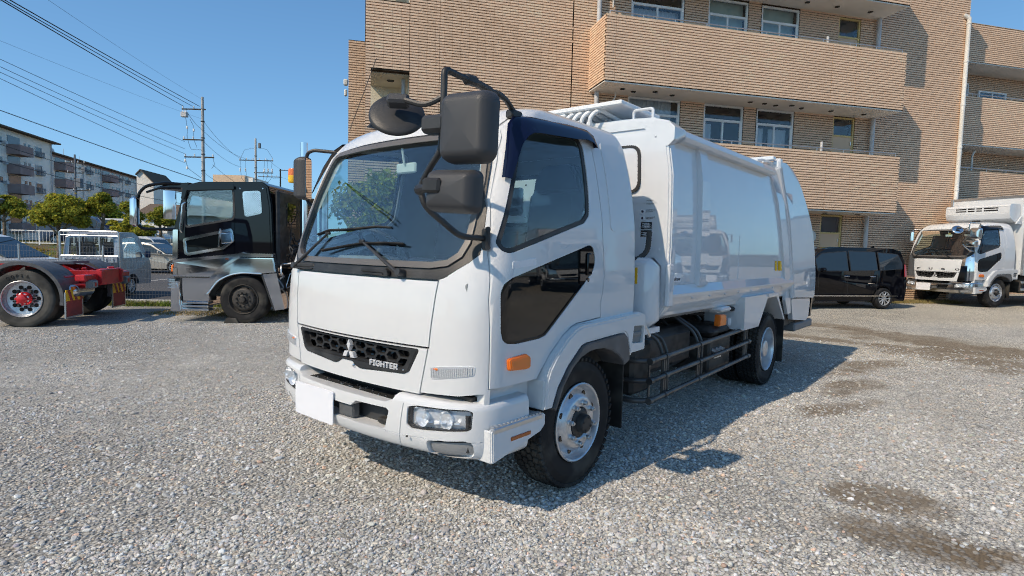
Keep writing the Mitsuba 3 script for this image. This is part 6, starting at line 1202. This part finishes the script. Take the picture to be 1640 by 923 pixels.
tree('tree', 'large round clipped evergreen with forked trunk, left of the small flatbed truck', -24.7, 31.6, .55, 3.6, 1.5, [(-.55, 0, 2.35, .85, .55), (.3, .2, 2.75, .95, .62), (.95, -.1, 2.25, .75, .5), (-.95, .1, 2.0, .55, .38), (.2, -.5, 2.2, .8, .5), (1.25, .1, 1.9, .45, .35), (-.2, .3, 3.05, .6, .4)], 15000, rg)
tree('tree', 'evergreen beside the street lamp, partly behind the large round clipped tree', -29.9, 34.2, 1.1, 3.2, 1.5, [(-.5, 0, 2.1, .6, .45), (.35, .1, 2.3, .7, .5), (.9, 0, 1.9, .5, .35), (0, .2, 2.6, .5, .3)], 7000, rg)
tree('tree', 'pruned evergreen with leaning trunk, right of the large round clipped tree', -23.1, 32.6, .9, 3.6, 1.75, [(-.65, 0, 2.35, .55, .36), (-.05, .1, 2.75, .55, .40), (.35, 0, 2.45, .45, .36), (.25, -.1, 3.0, .35, .25)], 6500, rg, lean=.35)
tree('small_tree', 'small sparse sapling with pale yellow green leaves under the leaning pruned tree', -21.6, 31.8, .6, 2.2, .7, [(0, 0, 1.2, .45, .5), (.3, .1, 1.55, .38, .38), (-.25, 0, 1.7, .3, .3), (.05, 0, .9, .35, .3)], 3800, rg, tint=(1.25, 1.15, 1.1))
tree('tree', 'slender pruned evergreen with stacked leaf clumps, left of the tractor mirrors', -20.6, 31.8, .6, 3.3, 1.2, [(-.35, 0, 2.75, .45, .34), (-.15, .1, 2.2, .48, .36), (-.4, 0, 1.7, .42, .34), (.55, 0, 1.45, .5, .34), (.1, -.1, 1.35, .35, .25)], 7000, rg)
tree('tree', 'small round evergreen seen between the black tractor mirrors', -20.9, 34.5, 1.1, 2.8, 1.2, [(-.2, 0, 1.75, .55, .42), (.4, .1, 1.65, .48, .36), (.1, 0, 2.15, .4, .3)], 5000, rg)
tree('tree', 'dark green tree behind the large clipped tree, before the dark pole', -27.2, 39, 1.1, 3.4, 1.4, [(.1, 0, 2.1, .8, .6), (.8, .1, 1.7, .55, .45), (-.6, .1, 1.8, .6, .5)], 6000, rg, tint=(.6, .8, .8))
rgb_ = np.random.default_rng(12)
hm, hc = leaves([(-x, 32.4+.25*math.sin(x), .55+.15*math.sin(x*1.7), .55, .32) for x in np.arange(12, 44, .62)], 22000, .07, rgb_, (1.0, .75, .8)); k = thing('shrubs', 'low clipped shrubs along the earth bank', 'shrubs', kind='stuff'); scene[k] = shape(hm, 'leaf', color=hc)
# street lamp
ls = thing('street_lamp', 'short street lamp with flat round head at the left edge', 'street lamp'); ML = frame(-29.6, 33.6, 0, 1.1)
part(ls, 'pole', cyl((0, 0, 0), (0, 0, 2.35), .045, 10), 'dark_metal', ML, smooth=50); part(ls, 'head', lathe([(.06, 2.30), (.16, 2.38), (.20, 2.52), (.26, 2.54), (.24, 2.60), (.10, 2.66), (0, 2.67)], 20, 'z'), 'grey_plastic', ML, smooth=40)
# ---------------------------------------------------------------- apartments
mat('wall_pale', {'type': 'twosided', 'b': {'type': 'diffuse', 'reflectance': spotty((.84, .80, .73), (.90, .86, .79), .35)}})
mat('wall_brown', {'type': 'twosided', 'b': {'type': 'diffuse', 'reflectance': spotty((.34, .25, .235), (.40, .30, .28), 1)}})
mat('roof_brown', {'type': 'twosided', 'b': {'type': 'diffuse', 'reflectance': rgb(.16, .125, .10)}})
pr('far_glass', (.05, .065, .085), .15, spec=.7)
pr('far_rail', (.14, .16, .19), .6)
MA = frame(-69.53, 87.29, 104.17, 1.0)
unit_pane = mikit.ply(bb(-.5, .5, -.02, .12, -.5, .5), 'm_far_glass'); unit_frame = mikit.ply(prism(sbox(-.5, -.5, .5, .5).difference(sbox(-.44, -.44, .44, .44)), -.06, .02), 'm_pipe_grey'); unit_rail = mikit.ply(cat([bb(-.5, .5, -.5, -.44, -.5, -.42), bb(-.5, .5, -.5, -.44, .42, .5)]+[bb(x-.02, x+.02, -.49, -.45, -.42, .42) for x in np.linspace(-.46, .46, 9)]+[bb(-.5, -.46, -.44, 0, .42, .5), bb(.46, .5, -.44, 0, .42, .5), bb(-.5, .5, -.44, 0, -.5, -.46)]), 'm_far_rail'); unit_box = mikit.ply(bb(-.5, .5, -.5, .5, -.5, .5), 'm_pipe_grey')
def put_unit(holder, name, unit, x, y, z, sx, sy, sz): return part(holder, name, unit, None, MA @ moved(x, y, z) @ np.diag([sx, sy, sz, 1.]))
ap1 = thing('apartment_block', 'long pale five storey apartment block with brown stair balconies', 'building')
part(ap1, 'wall', bb(0, 46.2, 0, 10, -1, 13.1), 'wall_pale', MA); part(ap1, 'roof', bb(-.3, 46.7, -.7, 10.6, 13.1, 13.3), 'roof_brown', MA); part(ap1, 'fascia', bb(0, 46.2, -.06, .0, 12.75, 13.09), 'wall_brown', MA)
ap2 = thing('apartment_block', 'nearer end of the pale apartments, set forward and higher, cut by the left edge', 'building')
part(ap2, 'wall', bb(-32, -.05, -.6, 9.5, -1, 14.4), 'wall_pale', MA); part(ap2, 'roof', bb(-32.5, .8, -1.5, 10.3, 14.4, 14.6), 'roof_brown', MA)
FL = [0.6+2.55*i for i in range(5)]
def bay(holder, xs, kind, off=0.0, top=0.0):
    for zf in FL:
        for x in xs:
            if kind == 'big':
                w = put_unit(holder, 'window', unit_frame, x, -.02-off, zf+1.35+top, 1.7, 1, 1.35); put_unit(w, 'pane', unit_pane, x, .0-off-.005, zf+1.35+top, 1.5, 1, 1.2); put_unit(holder, 'window_rail', unit_rail, x, -.03-off, zf+.95+top, 1.9, .8, .75)
            elif kind == 'small': put_unit(holder, 'window', unit_pane, x, -.02-off, zf+1.6+top, .55, 1, .75)
            elif kind == 'fan': put_unit(holder, 'cooker_hood', unit_box, x, -.2-off, zf+1.3+top, .5, .45, .4)
            elif kind == 'tower':
                b = put_unit(holder, 'balcony', unit_box, x, -.75-off, zf+.62+top, 3.3, 1.5, 1.25); scene[b]['bsdf'] = {'type': 'ref', 'id': 'm_wall_brown'}
                r = put_unit(holder, 'stair_opening', unit_pane, x, -.03-off, zf+1.8+top, 2.8, 1, 1.3)
for x0 in (3.6, 20.1, 36.5): bay(ap1, (x0,), 'tower')
bay(ap1, (13.2, 25.4, 29.6, 42.5), 'big'); bay(ap1, (-.0+.9, 7.2, 8.4, 16.2, 17.2, 23.0, 32.3, 33.4, 40.0, 45.0), 'small'); bay(ap1, (10.2, 18.9-.6, 27.5), 'fan')
for q in (11.1, 17.9, 27.4, 34.3): part(ap1, 'drain_pipe', cyl((q, -.12, -1), (q, -.12, 13), .07, 6), 'pipe_grey', MA)
bay(ap2, (-9.7, -25.5), 'tower', .6, .5); bay(ap2, (-3.7, -15.5, -19.8, -31), 'big', .6, .5); bay(ap2, (-7.0, -6.0, -12.6, -22.6), 'small', .6, .5); bay(ap2, (-8.0+.3, -12.0), 'fan', .6, .5)
part(ap2, 'drain_pipe', cyl((-.4, -.75, -1), (-.4, -.75, 14.3), .08, 6), 'pipe_grey', MA)
dish = part(ap1, 'roof_dish', cat([xf(lathe([(0, 0), (.4, .06), (.6, .15)], 14, 'y'), moved(6.5, 2, 14.0)), cyl((6.5, 2, 13.4), (6.5, 2, 14.1), .04, 6), cyl((9.5, 2, 13.4), (9.5, 2, 15.0), .04, 6), cyl((15, 2, 13.4), (15, 2, 14.6), .03, 6)]), 'pipe_grey', MA)
# small far buildings
h1 = thing('house', 'white gabled house end showing above the black tractor mirrors', 'house'); MH = frame(-56.1, 89, 8) @ np.diag([.62, 1, 1, 1.])
part(h1, 'wall', prism([(-1.9, 0), (1.9, 0), (1.9, 10.2), (-.9, 12.0), (-1.9, 11.3)], 0, 8), 'wall_pale', MH); part(h1, 'roof', cat([bx((.55, 4, 11.16), (3.4, 8.6, .14), ry=33), bx((-1.45, 4, 11.72), (1.4, 8.6, .14), ry=-35)]), 'roof_brown', MH)
h2 = thing('house', 'brown flat roofed building peeking over the black tractor roof', 'building'); MH2 = frame(-57.5, 118, 0)
part(h2, 'wall', bb(-3.2, 3.2, 0, 8, 0, 14.9), 'door_panel', MH2); part(h2, 'side_block', bb(3.2, 4.6, .5, 8, 0, 14.5), 'wall_pale', MH2); part(h2, 'annex', bb(-5.4, -3.2, .5, 6, 0, 13.0), 'coping', MH2)
pr('shed_wall', (.30, .31, .30), .7)
h3 = thing('house', 'low pale house beyond the terrace, seen through the gap right of the trees', 'house'); MH3 = frame(-33, 62, 10, 1.1)
part(h3, 'wall', bb(-6, 7, 0, 7, 0, 3.2), 'wall_pale', MH3); part(h3, 'roof', prism([(-.6, 3.1), (3.5, 4.4), (7.6, 3.1)], -6.5, 7.5, 'yz'), 'roof_brown', MH3); part(h3, 'window', bb(-3.5, -1.8, -.03, .05, .8, 2.2), 'far_glass', MH3); part(h3, 'door', bb(1.5, 2.6, -.03, .05, 0, 2.2), 'wall_brown', MH3)
# ---------------------------------------------------------------- utility poles and wires
P1, P2, P3 = np.array([-25.9, 48.8, 0]), np.array([-30.0, 68.0, 0]), np.array([-38.1, 95.4, 0])
def pole(name, label, P, h, r0=.17, r1=.10, m='concrete', arms=(), extra=True):
    t = thing(name, label, 'utility pole'); M = frame(P[0], P[1], 0)
    part(t, 'shaft', sweep([(0, 0, 0), (0, 0, h)], [r0, r1], 12), m, M, smooth=50)
    for (z, x0, x1, y) in arms:
        a = part(t, 'crossarm', bb(x0, x1, y-.05, y+.05, z-.05, z+.05), 'dark_metal', M)
        for x in np.linspace(x0+.08, x1-.08, max(2, int(abs(x1-x0)/.75)+1)):
            if abs(x) > .2: part(a, 'insulator', lathe([(0, 0), (.05, 0), (.06, .05), (.04, .07), (.06, .12), (.05, .2), (0, .22)], 8, 'z', (x, y, z+.05)), 'white_plastic', M, smooth=40)
    if extra:
        part(t, 'bands', cat([cyl((0, 0, z), (0, 0, z+.06), r0*.95, 10) for z in np.linspace(h*.35, h*.85, 6)]+[bb(-.01, .01, -r0-.16, r0+.16, z-.01, z+.01) for z in np.linspace(3, h*.8, 10)]), 'dark_metal', M)
    return t, M
t1, m1 = pole('utility_pole', 'tall concrete utility pole with a switch box, left of the black tractor roof', P1, 13.4, arms=((12.4, -1.7, .25, 0), (9.9, -1.6, .1, -.1), (8.5, -1.55, .9, 0)))
part(t1, 'switch_box', bx((-1.5, 0, 11.95), (.50, .35, .42), .04), 'pipe_grey', m1); part(t1, 'switch_top', cat([cyl((-1.65+.15*i, 0, 12.15), (-1.65+.15*i, 0, 12.36), .03, 6) for i in range(3)]), 'white_plastic', m1)
jl = lambda pts: tube(pts, .016, 5, .2)
part(t1, 'jumper_cables', cat([jl([(-1.4, 0, 11.7), (-1.3, .05, 10.8), (-1.35, .05, 10.1), (-1.0, 0, 9.1), (-.15, 0, 9.1)]), jl([(-1.05, 0, 11.6), (-.75, 0, 11.0), (-.75, 0, 9.9), (-.5, 0, 9.3)]), jl([(-1.2, 0, 12.0), (-.5, 0, 11.1), (-.1, 0, 10.8)]), jl([(-1.5, 0, 8.5), (-1.3, 0, 7.6), (-.9, 0, 7.3), (-.2, 0, 6.8)]), jl([(.1, 0, 8.4), (.8, 0, 8.6), (.95, 0, 7.9), (.7, 0, 7.6)])]), 'black_plastic', m1)
part(t1, 'clamps', cat([bx((x, 0, z), (.14, .10, .22), .02) for x, z in ((-1.3, 10.9), (-.75, 10.7), (-1.5, 8.2), (-1.35, 7.6))]), 'white_plastic', m1)
t2, m2 = pole('utility_pole', 'concrete utility pole with big looping cables, behind the black tractor', P2, 13.5, arms=((11.0, -1.9, 2.0, 0), (9.6, -.2, 2.0, 0)))
part(t2, 'arrester', bx((.45, 0, 12.7), (.25, .3, .6), .05), 'grey_plastic', m2)
part(t2, 'jumper_cables', cat([jl([(x, 0, 11.2), (x-.1*s, 0, 9.0), (x*.6, 0, 8.2), (.1*s, 0, 8.0)]) for x, s in ((-1.8, -1), (-1.2, -1), (1.9, 1), (1.4, 1), (1.0, 1))]+[jl([(-1.8, 0, 11.1), (-1.3, 0, 12.2), (-.2, 0, 12.4)]), jl([(.5, 0, 12.4), (1.3, 0, 12.3), (2.0, 0, 11.2)])]), 'black_plastic', m2)
part(t2, 'insulators', cat([lathe([(.05, 0), (.09, .1), (.05, .2), (.09, .3), (.05, .4)], 8, 'z', (x, 0, 9.7)) for x in (-1.8, -1.2, 1.0, 1.45, 1.9)]), 'white_plastic', m2)
t3, m3_ = pole('utility_pole', 'thin far utility pole with a small transformer, beside the garbage truck mirror', P3, 13.5, m='dark_metal', arms=((13.3, -.2, 4.0, 0), (12.2, -3.6, .2, 0)), extra=False)
part(t3, 'transformer', cyl((-1.2, 0, 8.6), (-1.2, 0, 10.2), .55, 12), 'pipe_grey', m3_)
t4, m4 = pole('utility_pole', 'dark grey utility pole in front of the apartment block at the left', np.array([-53.2, 71.0, 1.1]), 11.6, m='far_rail', arms=((10.6, -1.2, 1.2, 0), (9.4, -1.0, 1.0, 0), (7.3, -.3, 1.8, 0), (6.0, -.2, 1.9, 0)))
part(t4, 'boxes', cat([bx((.5, 0, 8.2), (.6, .5, 1.1), .05), bx((-.4, 0, 5.8), (.4, .4, .8), .05), bx((1.1, 0, 9.8), (.5, .4, .6), .05)]), 'far_rail', m4)
def wire(label, A, B, r=.012, sag=.5, group=None):
    A, B = np.asarray(A, float), np.asarray(B, float); s = np.linspace(0, 1, 25); P = A+(B-A)*s[:, None]; P[:, 2] -= 4*sag*s*(1-s)
    return single('power_line', label, 'cable', sweep(P, r, 5), 'black_plastic', group=group)
def az_at(deg, dist, z): a = math.radians(deg); return np.array([dist*math.sin(a), dist*math.cos(a), z])
for i, x in enumerate((-1.62, -.85, -.25)):
    Q = az_at((-40.95, -40.72, -40.38)[i], 29.5, (10.53, 10.55, 10.58)[i]); A = P1+[x, 0, 12.65]; wire(('leftmost', 'middle', 'rightmost')[i]+' thick power line from the upper left corner to the tall pole', A+(Q-A)*1.7, A, .024 if i != 1 else .02, .15, group='thick lines from the upper left corner to the tall pole')
for i, (zt, dz) in enumerate(((9.75, .0), (9.15, -.0), (8.75, 0), (8.0, 0))):
    el = (.2235, .214, .207, .199)[i]; Q = az_at(-41.05, 42, 1.85+el*42); A = P1+[-1.5, 0, zt]; wire(('upper', 'second', 'third', 'lowest')[i]+' of four parallel cables from the left edge to the tall pole', A+(Q-A)*1.8, A, .015, .25)
Q = az_at(-41.14, 52, 1.6+.1633*52); A = np.array([-24.6, 46.5, 6.55]); A = P1+[-.1, -.1, 6.55]; wire('single thick cable crossing just above the apartment roof to the tall pole', A+(Q-A)*1.9, A, .028, .2)
Q = az_at(-37.5, 30, 11.0); A = P1+[0, 0, 13.2]; wire('faint thin wire high in the sky at the upper left', A+(Q-A)*1.8, A, .006, .3)
Q = az_at(-41.0, 37, 1.6+.2545*37); wire('faint thin wire above the four parallel cables', P1+[.0, 0, 11.6]+(Q-P1-[0, 0, 11.6])*1.8, P1+[0, 0, 11.6], .006, .3)
for i, (x, z, x2, z2) in enumerate(((.1, 11.4, -1.8, 11.2), (.1, 10.6, -1.2, 11.2), (.05, 9.8, -1.7, 10.2), (.8, 7.9, 0, 7.4), (.1, 7.2, 0, 6.6), (.1, 6.2, .1, 5.2))): wire(('topmost', 'second', 'third', 'fourth', 'fifth', 'lowest')[i]+' cable sloping down between the tall pole and the middle pole', P1+[x, 0, z], P2+[x2, 0, z2], .014, .35, group='cables between the tall pole and the middle pole')
for i, (z, z2) in enumerate(((11.0, 13.3), (9.6, 12.2), (8.0, 9.5))): wire(('upper', 'middle', 'lower')[i]+' thin cable between the middle pole and the far pole', P2+[1.6-.6*i, 0, z], P3+[1.5*(1-i), 0, z2], .013, .4, group='cables between the middle pole and the far pole')
for i, (z, z2) in enumerate(((13.3, 12.5), (12.2, 11.4), (9.5, 8.5))): wire(('upper', 'middle', 'lower')[i]+' thin cable running on from the far pole towards the right', P3+[1.5*(1-i), 0, z], P3+[3+4*i, 32, z2], .013, .4, group='cables running on from the far pole')
for i, (el, zz) in enumerate(((.120, 10.0), (.098, 8.6))):
    Q = az_at(-41.1, 55, 1.6+el*55); A = np.array([-53.2, 71.0, zz+1.0]); B = P1+[-.2, 0, 5.8-.7*i]; wire(('upper', 'lower')[i]+' dark cable running across the front of the apartments', az_at(-44, 58, 1.6+(el+.012)*58), P2+[-.1, 0, 6.0-.9*i], .022, .9)
Qr = MBD @ np.array([-17.6, W-.2, 6.9, 1]); wire('thin cord stretched slantwise down the left corner of the brick building', Qr[:3], (MBD @ np.array([-18.3, W-1.4, 4.6, 1]))[:3], .010, .0)
tree('tree', 'leafy green tree between the cab and the building, seen through the truck windscreen', -3.1, 13.4, 0, 3.5, 1.0, [(0, 0, 1.9, .75, .6), (.5, .1, 2.4, .65, .5), (-.5, 0, 2.5, .6, .5), (.1, 0, 2.9, .6, .42), (.8, -.1, 1.8, .5, .5)], 7000, rg, size=.075, tint=(.9, 1.0, 1.3))
